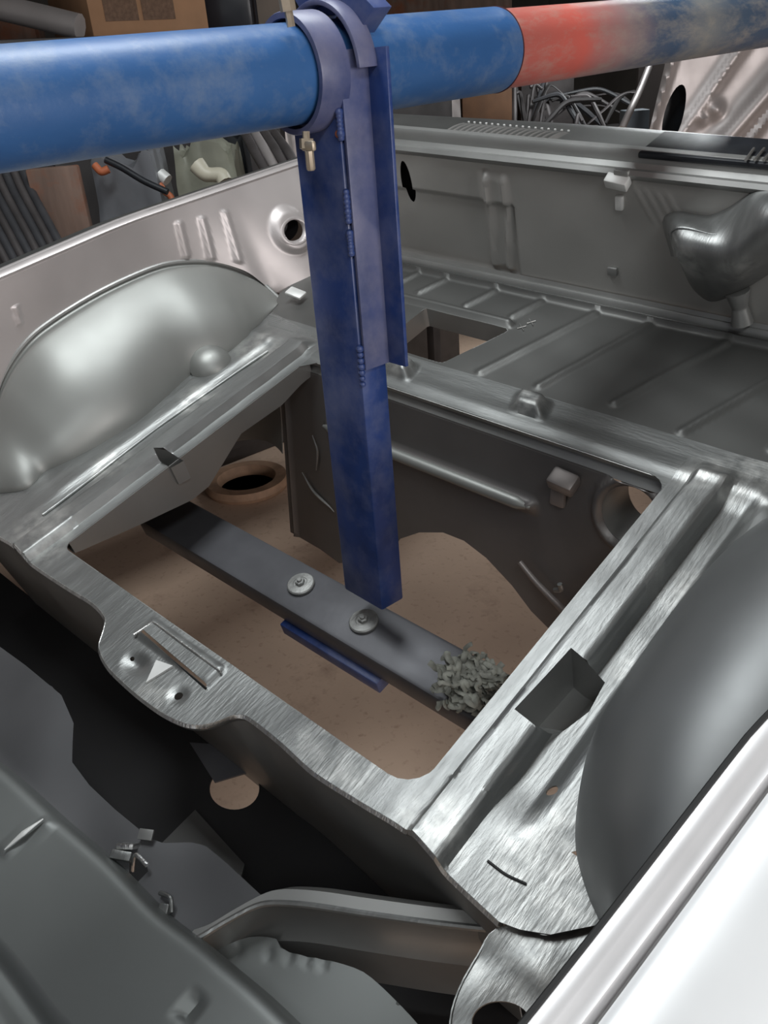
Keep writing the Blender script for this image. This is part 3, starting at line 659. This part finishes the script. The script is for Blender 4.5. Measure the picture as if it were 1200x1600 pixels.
# --- rear panel with rolled edge, its inner shelf, latch hole, slash rib, dimple
hE = -.05
edge = [S(x, y, h=hE) for x, y in [(-250, 1010), (-100, 1125), (0, 1200), (80, 1272), (165, 1345), (240, 1422), (300, 1468), (350, 1510), (400, 1552), (455, 1605), (560, 1710)]]
E1 = resample(edge, 70)
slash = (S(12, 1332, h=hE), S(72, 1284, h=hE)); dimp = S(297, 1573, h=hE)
V = []; Fc = []; rows = []
prof = [(.010, -.035), (.004, -.012), (0, -.004), (-.006, 0), (-.012, .001)]+[(-.012-.0055*i, .001) for i in range(1, 25)]+[(-.150, -.004), (-.158, -.014), (-.163, -.017), (-.175, -.012), (-.19, .0), (-.25, .012), (-.33, .0), (-.4, -.06), (-.44, -.2)]
for a_, b_ in prof:
    r = E1+np.array([0, a_, b_]); z = r.copy()
    for p in z:
        p[2] += .009*float(1-ss(.0, .011, rline(np.array(p[0]), np.array(p[1]), slash[0][:2], slash[1][:2])))
        d_ = math.hypot(p[0]-dimp[0], p[1]-dimp[1]); p[2] -= .010*float(1-ss(.008, .018, np.array(d_)))
    rows.append(z)
# denser across for the pressings
rows = [resample(np.array([r[i] for r in rows]), 150, False) for i in range(0, len(rows[0]))]
R2 = []
for i in range(len(rows)-1):
    for s_ in np.linspace(0, 1, 5, endpoint=False): R2.append(rows[i]*(1-s_)+rows[i+1]*s_)
R2.append(rows[-1])
for r in R2:
    for p in r:
        pass
tube('rib_or_highlight', [slash[0]+np.array([0, 0, .0085]), (slash[0]+slash[1])/2+np.array([0, 0, .0105]), slash[1]+np.array([0, 0, .0085])], [.001, .0045, .001], m_white, shell, 10, oval=.5)['label'] = 'slanting rib highlight drawn as a white bead'  # white bead puts the highlight of the slash into the colour
strip('rear_panel', R2, m_rear, shell, .0015, flip=False, sharp=50)
hS = -.085
shelf_o = [tuple(S(x, y, h=hS)[:2]) for x, y in [(-240, 1000), (-150, 900), (40, 1040), (95, 1085), (115, 1130), (112, 1190), (138, 1225), (180, 1265), (216, 1295), (232, 1310), (255, 1318), (300, 1316), (322, 1322), (350, 1345), (405, 1396), (425, 1412), (395, 1420), (350, 1440), (308, 1465), (290, 1490), (200, 1420), (60, 1300), (-60, 1210)]]
cut = [tuple(S(x, y, h=hS)[:2]) for x, y in [(204, 1340), (228, 1345), (232, 1362), (216, 1378), (202, 1368)]]
sheet('rear_shelf', shelf_o, [cut], .007, lambda u, v: hS+.004*ss(-.30, -.33, v)+.003*np.sin(u*22)*np.sin(v*31), m_shelfp, shell, .002)
# latch bits around the cut-out
b = box('latch_bracket', (.030, .012, .018), m_brush, shell, bev=.002); b.location = S(192, 1338, h=hS+.008); b.rotation_euler = (.2, .1, .5)
b = box('latch_bracket', (.026, .008, .020), m_worn, shell, bev=.002); b.location = S(200, 1322, h=hS+.008); b.rotation_euler = (.5, .0, .6)
b = box('latch_bracket', (.022, .014, .004), m_zinc, shell, bev=.001); b.location = S(228, 1304, h=hS+.012); b.rotation_euler = (.3, .0, .5)
b = box('latch_bracket', (.014, .012, .012), m_brush, shell, bev=.002); b.location = S(258, 1420, h=hS+.008); b.rotation_euler = (.3, .0, .5)
tube('latch_pin', [S(208, 1360, h=hS-.01), S(212, 1336, h=hS+.016), S(230, 1352, h=hS+.014)], .003, m_worn, shell, 8)
tube('latch_pin', [S(250, 1395, h=hS+.004), S(266, 1403, h=hS+.012), S(268, 1425, h=hS+.004)], .003, m_brush, shell, 8)
# curved brace from the shelf to the corner, with its deep web
ce = [S(x, y, h=-.085) for x, y in [(285, 1475), (310, 1466), (350, 1442), (395, 1418), (425, 1411), (480, 1414), (560, 1426), (660, 1440), (770, 1452), (800, 1450)]]
CE = resample(ce, 60)
tube('curved_brace_edge', list(CE), .004, m_brush, shell, 8, samples=60)
rows = [CE, CE+np.array([0, .006, -.015]), CE+np.array([.01, .012, -.05]), CE+np.array([.0, -.004, -.075]), CE+np.array([0, -.018, -.085]), CE+np.array([0, -.02, -.12]), CE+np.array([0, -.02, -.2])]
strip('curved_brace', rows, m_zinc, shell, .0015, flip=True)
rows = [CE, CE+np.array([0, .02, .002]), CE+np.array([0, .035, -.02])]
strip('curved_brace_flange', rows, m_zinc, shell, .0015, flip=False)
lp = [S(x, y, h=-.13) for x, y in [(325, 1500), (352, 1478), (390, 1464), (430, 1466), (440, 1482), (470, 1492), (520, 1502), (570, 1520), (620, 1565), (660, 1610), (700, 1680), (560, 1750), (400, 1600)]]
lpo = [tuple(p[:2]) for p in lp]; lpo = [tuple(p) for p in resample(lpo, 60, True, True)]
spots = [S(x, y, h=-.13) for x, y in [(372, 1482), (420, 1490), (452, 1492), (480, 1497), (505, 1503)]]
def LH(u, v):
    z = -.13+0*u
    for s_ in spots: z = z-.004*(1-ss(.0, .010, np.hypot(u-s_[0], v-s_[1])))
    return z
sheet('lower_rear_flange', lpo, [], .006, LH, m_rear, shell, .002)
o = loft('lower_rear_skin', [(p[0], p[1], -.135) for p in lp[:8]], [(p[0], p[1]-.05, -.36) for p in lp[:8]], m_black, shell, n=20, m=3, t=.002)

# ============================================================ ROTISSERIE: pipe, post, cross beam
D0, D1 = .84, 1.508
PA = M@(ray(0, 172)*D0)+CAM; PB = M@(ray(1030, 48.4)*D1)+CAM
pd = nrm(PB-PA); RP = .0575
PX0 = np.array([1., 0, 0]); px_ = nrm(PX0-pd*(PX0@pd)); py_ = np.cross(pd, px_)
# distance along the pipe of a pixel column
def pipe_s(x, y=None):
    best = None
    for s_ in np.linspace(-1, 3, 4001):
        c = M.T@(PA+pd*s_-CAM); X_ = CX+F*c[0]/c[2]
        if best is None or abs(X_-x) < best[0]: best = (abs(X_-x), s_)
    return best[1]
PIPE_SLEEVE = pipe_s(772)
m_pipe = pipe_mat()
PM = axes(PA, px_, py_, pd)
s0, s1 = -.75, 2.6
pipe = lathe('rotisserie_pipe', [(RP-.006, s0), (RP, s0), (RP, PIPE_SLEEVE-.004), (RP-.001, PIPE_SLEEVE), (RP-.0035, PIPE_SLEEVE+.001), (RP-.0035, s1), (RP-.012, s1)], m_pipe, None, 72, PM)
tag(pipe, 'long round steel pipe, blue then red, running over the car body', 'pipe')
lathe('sleeve_end_ring', [(RP-.004, PIPE_SLEEVE-.0005), (RP+.0008, PIPE_SLEEVE), (RP-.0036, PIPE_SLEEVE+.006)], mat('dark_red_oxide', (.10, .03, .03), .6), pipe, 64)
# pipe stand at the far end and the near end carry it
stand_i = 0
for s_, lab in ((s0+.05, 'blue upright stand holding the near end of the pipe'), (s1-.05, 'blue upright stand holding the far end of the pipe')):
    c = PA+pd*s_; st = empty('pipe_stand', (c[0], c[1], 0)); tag(st, lab, 'stand')
    b = box('stand_column', (.08, .08, c[2]-RP), m_blue, st, bev=.004); b.location = (0, 0, (c[2]-RP)/2)
    b = box('stand_foot', (1.0, .08, .06), m_blue, st, bev=.004); b.location = (0, -.08, .03)
# post assembly
post_root = empty('rotisserie_post')
Pm = M@(ray(597, 955)*1.40)+CAM                        # bottom of the front right edge of the tube
Xw, Yw, Zw = np.eye(3)
WX, WY = .100, .050
def PW(dx, dy, dz): return Pm+Xw*dx+Yw*dy+Zw*dz        # dx from the right front edge, dy back, dz up
post_root.location = PW(-WX/2, WY/2, 0)
post_root.location.z -= 0.0
PR = np.array(post_root.location)
sc_ = pipe_s(536); PCc = PA+pd*sc_                     # pipe centre near the post
Lp = PCc[2]-Pm[2]-RP+.004
def lb(name, x0, x1, y0, y1, z0, z1, material, bev=.002):
    a, b_ = PW(x0, y0, z0), PW(x1, y1, z1); o = box(name, tuple(np.abs(b_-a)), material, post_root, bev=bev); o.location = tuple((a+b_)/2-PR); return o
lb('post_tube', -WX, 0, 0, WY, 0, Lp, m_blue, .004)
# find heights from pixel rows on the right front edge
def zrow(y, dx=0, dy=0):
    best = None
    for z in np.linspace(0, 1.1, 1101):
        c = M.T@(PW(dx, dy, z)-CAM); Y_ = CY+F*c[1]/c[2]
        if best is None or abs(Y_-y) < best[0]: best = (abs(Y_-y), z)
    return best[1]
zb, zt = zrow(572, .04, .05), zrow(72, .04, .05)
ang = empty('tmp') if 0 else None
lb('angle_flange', .0035, .0085, .003, .056, zb, zt, m_bluegrey, .001)
lb('angle_flange', .0035, .044, .048, .054, zb, zt, m_blue, .001)
# weld blobs joining angle and tube
for za, zb_ in ((zrow(345), zrow(300)), (zrow(395), zrow(365)), (zrow(600), zrow(545)), (zrow(215), zrow(175))):
    for t_ in np.linspace(0, 1, 7):
        r_ = .0045+.0015*random.random(); p = PW(.002, .0, za+(zb_-za)*t_)-PR
        lathe('weld_bead', [(.0001, -r_), (r_*.8, -r_*.6), (r_, 0), (r_*.8, r_*.6), (.0001, r_)], m_blue, post_root, 10, Matrix.Translation(Vector(tuple(map(float, p)))))
# collar sleeve round the pipe, in front of the post
def pipeM(s_): return Matrix([[px_[i], py_[i], pd[i], float(PA[i]+pd[i]*s_-PR[i])] for i in range(3)]+[[0, 0, 0, 1]])
sA, sB = pipe_s(450), pipe_s(493)
lathe('collar', [(RP+.0008, .02), (RP+.004, .0195), (RP+.0045, 0), (RP+.011, 0), (RP+.012, .002), (RP+.012, sB-sA), (RP+.001, sB-sA)], m_bluegrey, post_root, 64, pipeM(sA))
# strap over the pipe carrying the angle
sC, sD = pipe_s(500), pipe_s(528)
V = []; Fc = []; a0, a1 = math.radians(-35), math.radians(215)
# local angles measured from px_ towards py_; find which way is up
upa = math.atan2(py_[2], px_[2])
n = 40; r0, r1 = RP+.016, RP+.022
for i in range(n+1):
    a = upa-math.radians(110)+math.radians(200)*i/n
    for rr2, zz in ((r0, 0), (r1, 0), (r1, sD-sC), (r0, sD-sC)): V.append((rr2*math.cos(a), rr2*math.sin(a), zz))
for i in range(n):
    for k in range(4): Fc.append((i*4+k, i*4+(k+1) % 4, i*4+4+(k+1) % 4, i*4+4+k))
Fc += [(0, 3, 2, 1), (n*4, n*4+1, n*4+2, n*4+3)]
o = from_pydata('strap', V, Fc, m_bluegrey, post_root); o.matrix_local = pipeM(sC); bevel(o, .001)
# cranked gusset plate behind the strap: upper part of an octagon
V = []; Fc = []; ro, ri = RP+.050, RP+.003
angs = [upa+math.radians(d_) for d_ in (-38, -14, 20, 55)]
for z in (0, .030):
    for a in angs: V.append((ro*math.cos(a), ro*math.sin(a), z))
    for a in angs: V.append((ri/math.cos(math.radians(18))*math.cos(a), ri/math.cos(math.radians(18))*math.sin(a), z))
for k in range(3):
    Fc += [(k, k+1, 5+k, 4+k), (8+k, 12+k, 13+k, 9+k), (k, 8+k, 9+k, k+1), (4+k, 5+k, 13+k, 12+k)]
Fc += [(0, 4, 12, 8), (3, 11, 15, 7)]
o = from_pydata('gusset_plate', V, Fc, m_blue, post_root, 30); o.matrix_local = pipeM(sD-.006); bevel(o, .0015)
# upper square tube going up from the strap
# bolts
def bolt(name, base, d, r, L, head, material, parent=None, rel=PR):
    d = nrm(np.array(d, float)); x = nrm(np.cross(d, [0.3, 1, .2])); y = np.cross(d, x)
    o = lathe(name, [(r, 0), (r, L-head), (r*1.9, L-head), (r*1.9, L-head*.1), (r*1.5, L)], material, parent, 6, axes(np.array(base)-rel, x, y, d)); return o
pb = W(478, 205, depth=1.0); bolt('wing_bolt', pb, (0, -.1, -1), .0045, .020, .012, m_tan, post_root); 
b = lathe('wing_bolt', [(.0055, 0), (.0055, .02), (.004, .022)], m_tan, post_root, 8, axes(W(483, 236, depth=1.0)-PR, (1, 0, 0), (0, -1, 0), (0, 0, -1)))
b = box('wing_bolt', (.024, .007, .012), m_tan, post_root, bev=.003); b.location = tuple(W(482, 228, depth=1.0)-PR)
pb = W(455, 42, depth=.98); bolt('wing_bolt', pb, (0, -.1, 1), .005, .036, .02, m_tan, post_root)
pb = W(532, 209, depth=1.06); lathe('orange_screw', [(.006, -.004), (.006, .003), (.004, .006), (.0001, .007)], m_orange, post_root, 14, axes(pb-PR, (1, 0, 0), (0, 0, 1), (.2, -1, 0)))
pb = W(619, 105, depth=1.13); lathe('bolt_head', [(.011, 0), (.011, .008), (.007, .011), (.0001, .012)], m_tan, post_root, 14, axes(pb-PR, (0, 1, 0), (0, 0, 1), (1, 0, 0)))
tag(post_root, 'upright blue rectangular steel post with collar clamped on the pipe', 'post')
# blue foot plate under the beam, part of the post
HB = -.20
def shp(u, v, h): return sh2w((u, v, h))
# cross beam (shell-parallel)
vB0, vB1 = .200, .305
beam = empty('cross_beam'); beam.matrix_world = SHELL@Matrix.Translation((.38, (vB0+vB1)/2, HB-.055))
tag(beam, 'flat grey steel beam lying across the opening below the boot floor', 'beam')
b = box('beam_tube', (1.18, vB1-vB0, .055), m_beam, beam, bev=.008); b.location = (0, 0, .0275)
tip = S(440, 975, h=HB-.055); tip2 = S(580, 1072, h=HB-.055)
b = box('foot_plate', (tip2[0]-tip[0]+.01, .14, .030), m_blue, None, bev=.003)
b.parent = post_root; bpy.context.view_layer.update()
b.matrix_local = Matrix.Translation(-Vector(tuple(PR)))@SHELL@Matrix.Translation(((tip[0]+tip2[0])/2, tip[1]+.07-.002, HB-.055-.016))
# washers bolted on the beam, each with its nut
for i, (x, y) in enumerate([(471, 915), (569, 973)]):
    c = S(x, y, h=HB); wr = empty('flange_washer'); wr.matrix_world = SHELL@Matrix.Translation((c[0], c[1], HB))
    tag(wr, ['round grey washer and nut on the beam, nearer the left end', 'round grey washer and nut on the beam, close to the foot of the blue post'][i], 'washer', 'washers on the cross beam')
    lathe('washer_disc', [(.026, 0), (.027, .002), (.027, .006), (.025, .008), (.014, .0095), (.013, .0085)], m_washer, wr, 36)
    lathe('hex_nut', [(.0095, .008), (.0095, .014), (.008, .015)], m_washer, wr, 6)
    lathe('bolt_end', [(.005, .014), (.005, .018), (.004, .019)], m_washer, wr, 12)
# crumpled wire wool
c = S(735, 1068, h=HB+.02); V = []
wool = None; bmw = bmesh.new()
def clump_tubes():
    V = []; Fc = []
    for q_ in range(170):
        a = random.uniform(0, 2*pi); b_ = random.uniform(-.25, 1); rad = random.uniform(.3, 1)**.5
        p = np.array([c[0]+.048*rad*math.cos(a)*math.sqrt(max(0, 1-b_*b_*.8)), c[1]+.045*rad*math.sin(a)*math.sqrt(max(0, 1-b_*b_*.8)), HB+.014+.030*abs(b_)])
        pts = [p]
        d = nrm(np.random.randn(3))
        for _ in range(6):
            d = nrm(d+.9*np.random.randn(3)*np.array([1, 1, .6])); pts.append(pts[-1]+d*.007)
        pts = resample(pts, 10); r = random.uniform(.003, .0062); n = 6; base = len(V)
        for i, p_ in enumerate(pts):
            T = nrm(pts[min(i+1, len(pts)-1)]-pts[max(i-1, 0)]); N = np.cross(T, [.3, .2, 1.]); N = nrm(N); Bn = np.cross(T, N)
            for k in range(n): V.append(p_+r*(math.cos(2*pi*k/n)*N+.5*math.sin(2*pi*k/n)*Bn))
        for i in range(len(pts)-1):
            for k in range(n): Fc.append((base+i*n+k, base+i*n+(k+1) % n, base+(i+1)*n+(k+1) % n, base+(i+1)*n+k))
    for v in V: v[2] = max(v[2], HB+.001)
    return V, Fc
V, Fc = clump_tubes()
cr = np.array([c[0], c[1], HB])
wool = from_pydata('sealant_clump', [v-cr for v in V], Fc, mat('grey_green_filings', (.30, .30, .26), .7, .1, .45, 60), None, 60)
wool.matrix_world = SHELL@Matrix.Translation(tuple(cr)); tag(wool, 'crumpled grey clump of scraped sealant lying on the beam by the right rail', 'scrapings')

# ============================================================ FLOOR ITEM under the car
c = W(386, 752, Z=.03)
lathe('wooden_ring', [(.13, 0), (.19, 0), (.20, .02), (.19, .05), (.14, .05), (.13, .02), (.13, 0)], mat('pale_worn_wood', (.36, .22, .14), .7, 0, .3, 12, .3, 40), None, 40, Matrix.Translation((c[0], c[1], .002)))
tag(bpy.data.objects['wooden_ring'], 'worn tan wooden ring on the floor, seen under the left rail', 'ring')

# ============================================================ BACKGROUND CLUTTER
ZS = 1.02
rack = empty('storage_table', (-2.68, 1.55, 0)); tag(rack, 'long dark steel table behind the left wing, loaded with scrap', 'table')
b = box('table_top', (.72, 2.9, .04), m_shelf, rack, bev=.004); b.location = (0, 0, ZS-.02)
for y in (-1.35, 1.35):
    for x in (-.3, .3):
        b = box('leg', (.05, .05, ZS-.04), m_shelf, rack, bev=.003); b.location = (x, y, (ZS-.04)/2)
camR = nrm(np.array([M[0, 0], M[1, 0], 0])); camB = np.array([-camR[1], camR[0], 0])   # level right and away directions
def item(name, x0, x1, ytop, depth_, zb, thickness, material, label, cat, yaw=0, bev=.006, group=None, lump=0, roll=0, parent=None):
    """block standing on height zb; lump > 0 crumples it"""
    a = W(x0, ytop, depth=depth_); b_ = W(x1, ytop, depth=depth_); cc = (a+b_)/2; w = abs((b_-a)@camR); h = cc[2]-zb
    ang_ = math.atan2(camR[1], camR[0])+yaw; loc = (cc[0]+camB[0]*thickness/2, cc[1]+camB[1]*thickness/2, zb+h/2)
    if lump:
        bm = bmesh.new(); bmesh.ops.create_cube(bm, size=1)
        bmesh.ops.subdivide_edges(bm, edges=bm.edges[:], cuts=7, use_grid_fill=True)
        ph = np.random.rand(6)*6
        for v in bm.verts:
            p = np.array(v.co); f = 1-.25*lump*abs(p[0])*2*(p[2]+.5)
            n_ = math.sin(p[0]*9+ph[0]+p[2]*5)*math.cos(p[2]*7+ph[1])+.6*math.sin(p[0]*17+p[1]*11+ph[2])+.5*math.cos(p[2]*19-p[0]*8+ph[3])
            v.co = Vector((p[0]*w*f, p[1]*thickness*(1+.12*lump*n_)-.0, p[2]*h*(1+.09*lump*n_*(p[2]+.5)) if p[2] > -.49 else -h/2))
        me = bpy.data.meshes.new(name); bm.to_mesh(me); bm.free(); o = link(name, me, material, None, 60)
    else: o = box(name, (w, thickness, h), material, None, bev=bev)
    o.location = loc; o.rotation_euler = (0, roll, ang_)
    if parent is None: tag(o, label, cat, group)
    return o
def rod(name, pix, depth_, r, material, label, cat, group=None, n=10, oval=1.):
    pts = [W(x, y, depth=(d_[0] if d_ else depth_)) for x, y, *d_ in pix]; c0 = pts[0].copy(); o = tube(name, [p-c0 for p in pts], r, material, None, n, oval=oval); o.location = tuple(c0)
    tag(o, label, cat, group); return o
item('wooden_board', 38, 118, 262, 2.52, ZS, .04, m_wood, 'reddish brown wooden board standing upright on the rack at the left', 'board', yaw=.1)
item('plastic_sheet', 126, 252, 250, 2.60, ZS, .16, m_ghost, 'crumpled dull grey plastic sheet beside the wooden board', 'sheet', lump=.9)
item('pale_cloth', 256, 375, 228, 2.78, ZS, .20, m_pale, 'crumpled pale green cloth behind the left wing', 'cloth', lump=1.)
item('black_casing', 300, 385, 212, 3.0, ZS, .12, m_blackpl, 'dark black plastic casing above the pale green cloth', 'casing', lump=.7)
item('grey_bundle', 440, 475, 196, 2.98, ZS, .14, m_bgpink, 'pinkish grey metal bundle beside the blue post', 'scrap', lump=1.)
rod('orange_cord', [(148, 258), (158, 268), (170, 264)], 2.56, .012, m_orange, 'short orange cord lying on top of the grey plastic sheet', 'cord')
rod('orange_cord', [(250, 288), (258, 300), (266, 306), (272, 318)], 2.66, .010, m_orange, 'short orange cord hanging beside the pale green cloth', 'cord')
rod('black_strap', [(165, 250), (190, 262), (225, 283), (262, 300)], 2.55, .010, m_blackpl, 'thin black strap running down beside the pale green cloth', 'strap')
rod('pale_hose_fitting', [(308, 258), (322, 272), (345, 274), (352, 285)], 2.70, [.03, .022, .026], mat('cream_plastic', (.62, .58, .46), .45), 'cream elbow shaped fitting on the pale green cloth', 'fitting')
rod('pale_hose_fitting', [(250, 272), (262, 282)], 2.66, .02, m_white, 'small white round fitting on the pale green cloth', 'fitting')
for i in range(8):
    dx = -46+14*i
    rod('trim_strip', [(dx-30, 235, 2.6), (dx-2, 300, 2.55), (dx+26, 352, 2.5), (dx+62, 420, 2.45), (dx+70, 440, 2.45)], 3, .013, m_rubber if i % 2 else m_bgsteel, 'curved grey trim strip in the bundle left of the wooden board', 'trim', 'trim strips in the left bundle')
for i in range(4):
    x_ = 378+17*i
    rod('flat_bar', [(x_, 200+3*i, 2.95), (x_+22, 240, 2.85), (x_+40, 272, 2.8)], 3.4, [.016, .018, .016], m_bgsteel if i != 1 else m_bgpink, 'slanting grey steel bar between the cloth and the blue post', 'bar', 'slanting steel bars')
# cardboard box, one vertical corner towards the camera
pc = W(148, 64, depth=3.55); ZU = float(pc[2])
cb = empty('cardboard_box', (pc[0], pc[1], ZU)); cb.rotation_euler = (0, 0, math.atan2(camR[1], camR[0])+.62)
tag(cb, 'brown cardboard box with dark printed panels above the left of the pipe', 'box')
b = box('carton', (.54, .54, .36), m_card, cb, bev=.004); b.location = (.27, .27, .182)
for i in range(2):
    b = box('printed_panel', (.15, .002, .10), m_print, cb); b.location = (.14+.17*i, -.0012, .12)
b = box('printed_panel', (.002, .26, .022), m_print, cb); b.location = (-.0012, .26, .07)
b = box('packing_tape', (.542, .05, .002), mat('brown_tape', (.30, .16, .08), .3), cb); b.location = (.27, .27, .363)
cab = empty('steel_cabinet', (-4.10, 1.9, 0)); tag(cab, 'tall dark steel cabinet behind the table, boxes standing on its top', 'cabinet')
b = box('cabinet_body', (1.25, 3.4, ZU-.004), m_shelf, cab, bev=.006); b.location = (0, 0, (ZU-.004)/2)
for i in range(3):
    b = box('door', (.02, 1.08, ZU-.15), m_shelf, cab, bev=.003); b.location = (.634, -1.12+1.12*i, ZU/2)
    h_ = box('handle', (.02, .02, .14), m_bgsteel, b, bev=.003); h_.location = (.018, .42, .2)
rod('padded_bar', [(-70, 0, 3.44), (0, 12, 3.43), (60, 26, 3.42), (125, 42, 3.41)], 2.7, .05, m_bgpink, 'pale grey padded bar sloping in front of the cardboard box', 'bar')
item('timber_block', -60, 50, 26, 3.75, ZU, .12, m_wood, 'brown timber block at the top left corner', 'block')
b = item('ribbed_crate', 268, 304, -60, 4.0, ZU, .2, m_blackpl, '', '', parent=1)
for i in range(9):
    r_ = box('crate_rib', (.10, .01, .008), m_shelf, b); r_.location = (0, -.104, -.10+.03*i)
tag(b, 'black ribbed plastic crate right of the cardboard box', 'crate')
item('black_bin', 306, 384, -60, 3.8, ZU, .25, mat('bin_plastic', (.02, .022, .03), .35), 'plain black plastic bin right of the ribbed crate', 'bin', bev=.02)
item('grey_board', 392, 452, -60, 3.85, ZU, .05, mat('drab_board', (.22, .18, .15), .8), 'drab grey brown board behind the collar bolt', 'board')
# right half of the background
bench = empty('workbench', tuple(W(860, 200, depth=5.5)*np.array([1, 1, 0]))); bench.rotation_euler = (0, 0, math.atan2(camR[1], camR[0]))
tag(bench, 'dark workbench behind the body shell heaped with scrap parts', 'workbench')
b = box('bench_top', (2.2, 1.1, .05), m_shelf, bench, bev=.005); b.location = (0, .1, 1.225)
for sx in (-1.0, 1.0):
    for sy in (-.25, .45):
        b = box('leg', (.07, .07, 1.2), m_shelf, bench); b.location = (sx, sy, .6)
ZB = 1.25
item('brown_carton', 722, 800, 140, 5.45, ZB, .22, mat('dark_carton', (.17, .085, .045), .8, 0, .2, 8), 'dark brown carton below the red band of the pipe', 'carton')
item('dark_tin', 692, 720, 150, 5.45, ZB, .12, m_bgpink, 'small dull pink tin left of the dark brown carton', 'tin', lump=.4)
wt = item('white_housing', 640, 690, 160, 5.1, ZB, .14, mat('glossy_white_plastic', (.95, .95, .92), .3), '', '', lump=.5, parent=1); tag(wt, 'white rounded housing with a dark hole beside the post', 'housing')
p = W(667, 181, depth=5.2); h_ = lathe('dark_hole', [(.022, 0), (.022, .012), (.0001, .013)], m_blackpl, None, 16); h_.parent = wt; bpy.context.view_layer.update()
h_.matrix_local = wt.matrix_basis.inverted()@axes(p, camR, (0, 0, 1), -camB)
random.seed(11)
for i in range(26):
    d_ = 5.14+.038*i; r_ = random.uniform(.009, .0135)
    x = random.uniform(800, 985); y = random.uniform(118, 185); dx = random.uniform(-90, 90)
    dx = min(max(dx, 822-x), 175) if dx < 0 else min(dx, max(0, (x-822)/1.3)); p0 = W(x+dx, 205, depth=d_); p1 = W(x, y, depth=d_); p2 = W(x-dx*random.uniform(.6, 1.3), y+random.uniform(-8, 22), depth=d_)
    p0 = p0+(ZB+r_*1.4-p0[2])*np.array([0, 0, 1]); p2[2] = max(p2[2], ZB+r_*1.4)
    o = tube('scrap_rod', [q-p0 for q in (p0, (p0+p1)/2+np.array([0, 0, .012]), p1, p2)], [r_, r_*1.5, r_*1.3, r_], [m_bgsteel, m_shelf, m_rubber, m_bgsteel][i % 4], None, 8, oval=random.choice([1, .4])); o.location = tuple(p0)
    tag(o, 'bent dark steel piece in the tangled heap on the workbench', 'scrap metal', 'tangled scrap on the workbench')
rod('grey_pipe', [(1014, 105, 3.9), (1000, 140, 3.85), (985, 172, 3.8), (972, 200, 3.8)], 3.9, .016, m_bgpink, 'thin grey tube slanting left of the spare body panel', 'tube')
item('blue_grey_box', 978, 1016, 172, 3.95, 0, .12, mat('blue_grey_plastic', (.14, .16, .18), .5), 'small blue grey box left of the spare body panel', 'box')
item('brown_board', 998, 1046, 100, 4.3, 0, .03, mat('brown_board', (.075, .06, .055), .7), 'dark brown board behind the thin grey tube', 'board', roll=.0)
for i, (x0, x1, yt, d_) in enumerate(((600, 690, 60, 6.6), (705, 800, 90, 6.6), (815, 900, 40, 6.6), (560, 800, -70, 7.3))):
    item('dark_storage_bin', x0, x1, yt, d_, 0, .4, [m_shelf, m_wood, m_bgsteel, m_wood][i], ['dark steel locker far behind the white housing', 'tall brown cabinet far behind the brown carton', 'tall dull steel cabinet far behind the scrap heap', 'tallest brown cupboard far behind the red pipe'][i], 'cabinet')
# spare body side panel standing on the floor
P0 = W(1110, 150, depth=3.62); P0[2] = 0
def SPp(a, b, z): return tuple(camR*a+np.array([0, 0, b])-camB*z)
def pxa(x, y): p = W(x, y, depth=3.62); return ((p-P0)@camR, p[2])
sp = empty('spare_body_panel', tuple(P0)); tag(sp, 'pinkish bare metal body panel with an oval hole at the upper right', 'body panel')
oh = pxa(1057, 178); ridge = [(pxa(1040, 100), pxa(1020, 215)), (pxa(1135, 90), pxa(1065, 225)), (pxa(1215, 110), pxa(1135, 230)), (pxa(1245, 110), pxa(1178, 230))]
def SPh(a, b):
    z = .0*a; wd_ = (.02, .03, .05, .02); hg = (.03, .03, .06, .03)
    for (q0, q1), w_, g_ in zip(ridge, wd_, hg):
        z = z+g_*np.exp(-(rline(a, b, (q0[0]+(q0[0]-q1[0])*3, q0[1]+(q0[1]-q1[1])*3), (q1[0]+(q1[0]-q0[0])*3, q1[1]+(q1[1]-q0[1])*3))/w_)**2)
    bt_ = pxa(1102, 188); z = z+.03*np.exp(-(np.hypot(a-bt_[0], b-bt_[1])/.02)**2); bt_ = pxa(1120, 172); z = z+.04*np.exp(-(np.hypot(a-bt_[0], b-bt_[1])/.035)**2)
    return z
l0, l1 = pxa(1036, 60), pxa(1018, 215)
out = [(l1[0]-.10, .0), (1.2, 0), (1.2, 2.0), (l0[0]+.03, 2.0), l0, l1]
sheet('body_skin', out, [circle(oh, .042, 24, .115, -.22)], .014, SPh, m_bgpink, sp, .004, place=SPp)
sheet('inner_lining', [(l1[0]-.08, .0), (1.15, 0), (1.15, 1.9), (l0[0]+.05, 1.9)], [], .2, lambda a, b: -.12+0*a, m_blackpl, sp, .004, place=SPp)
b = box('panel_foot', (1.2, .4, .05), m_shelf, sp); b.location = tuple(camR*.5+camB*.1+np.array([0, 0, .025])); b.rotation_euler = (0, 0, math.atan2(camR[1], camR[0]))

# ============================================================ bake the sheet thickness and bevels, then mark crisp folds
SHARP = {'strut_mount_bulge': 60, 'wing_top_lip': 60, 'wing_inner_skin': 85, 'seat_bulkhead_panel': 80, 'boot_floor': 65, 'bulkhead': 60, 'hole_rim': 60, 'wheel_housing': 50, 'rear_panel': 50, 'rotisserie_pipe': 40}
bpy.context.view_layer.update()
dg = bpy.context.evaluated_depsgraph_get()
todo = [o for o in bpy.data.objects if o.type == 'MESH' and len(o.modifiers)]
baked = [(o, bpy.data.meshes.new_from_object(o.evaluated_get(dg))) for o in todo]
for o, me in baked:
    o.modifiers.clear(); o.data = me
    for p in me.polygons: p.use_smooth = True
    me.set_sharp_from_angle(angle=math.radians(SHARP.get(o.name.split('.')[0], 42)))
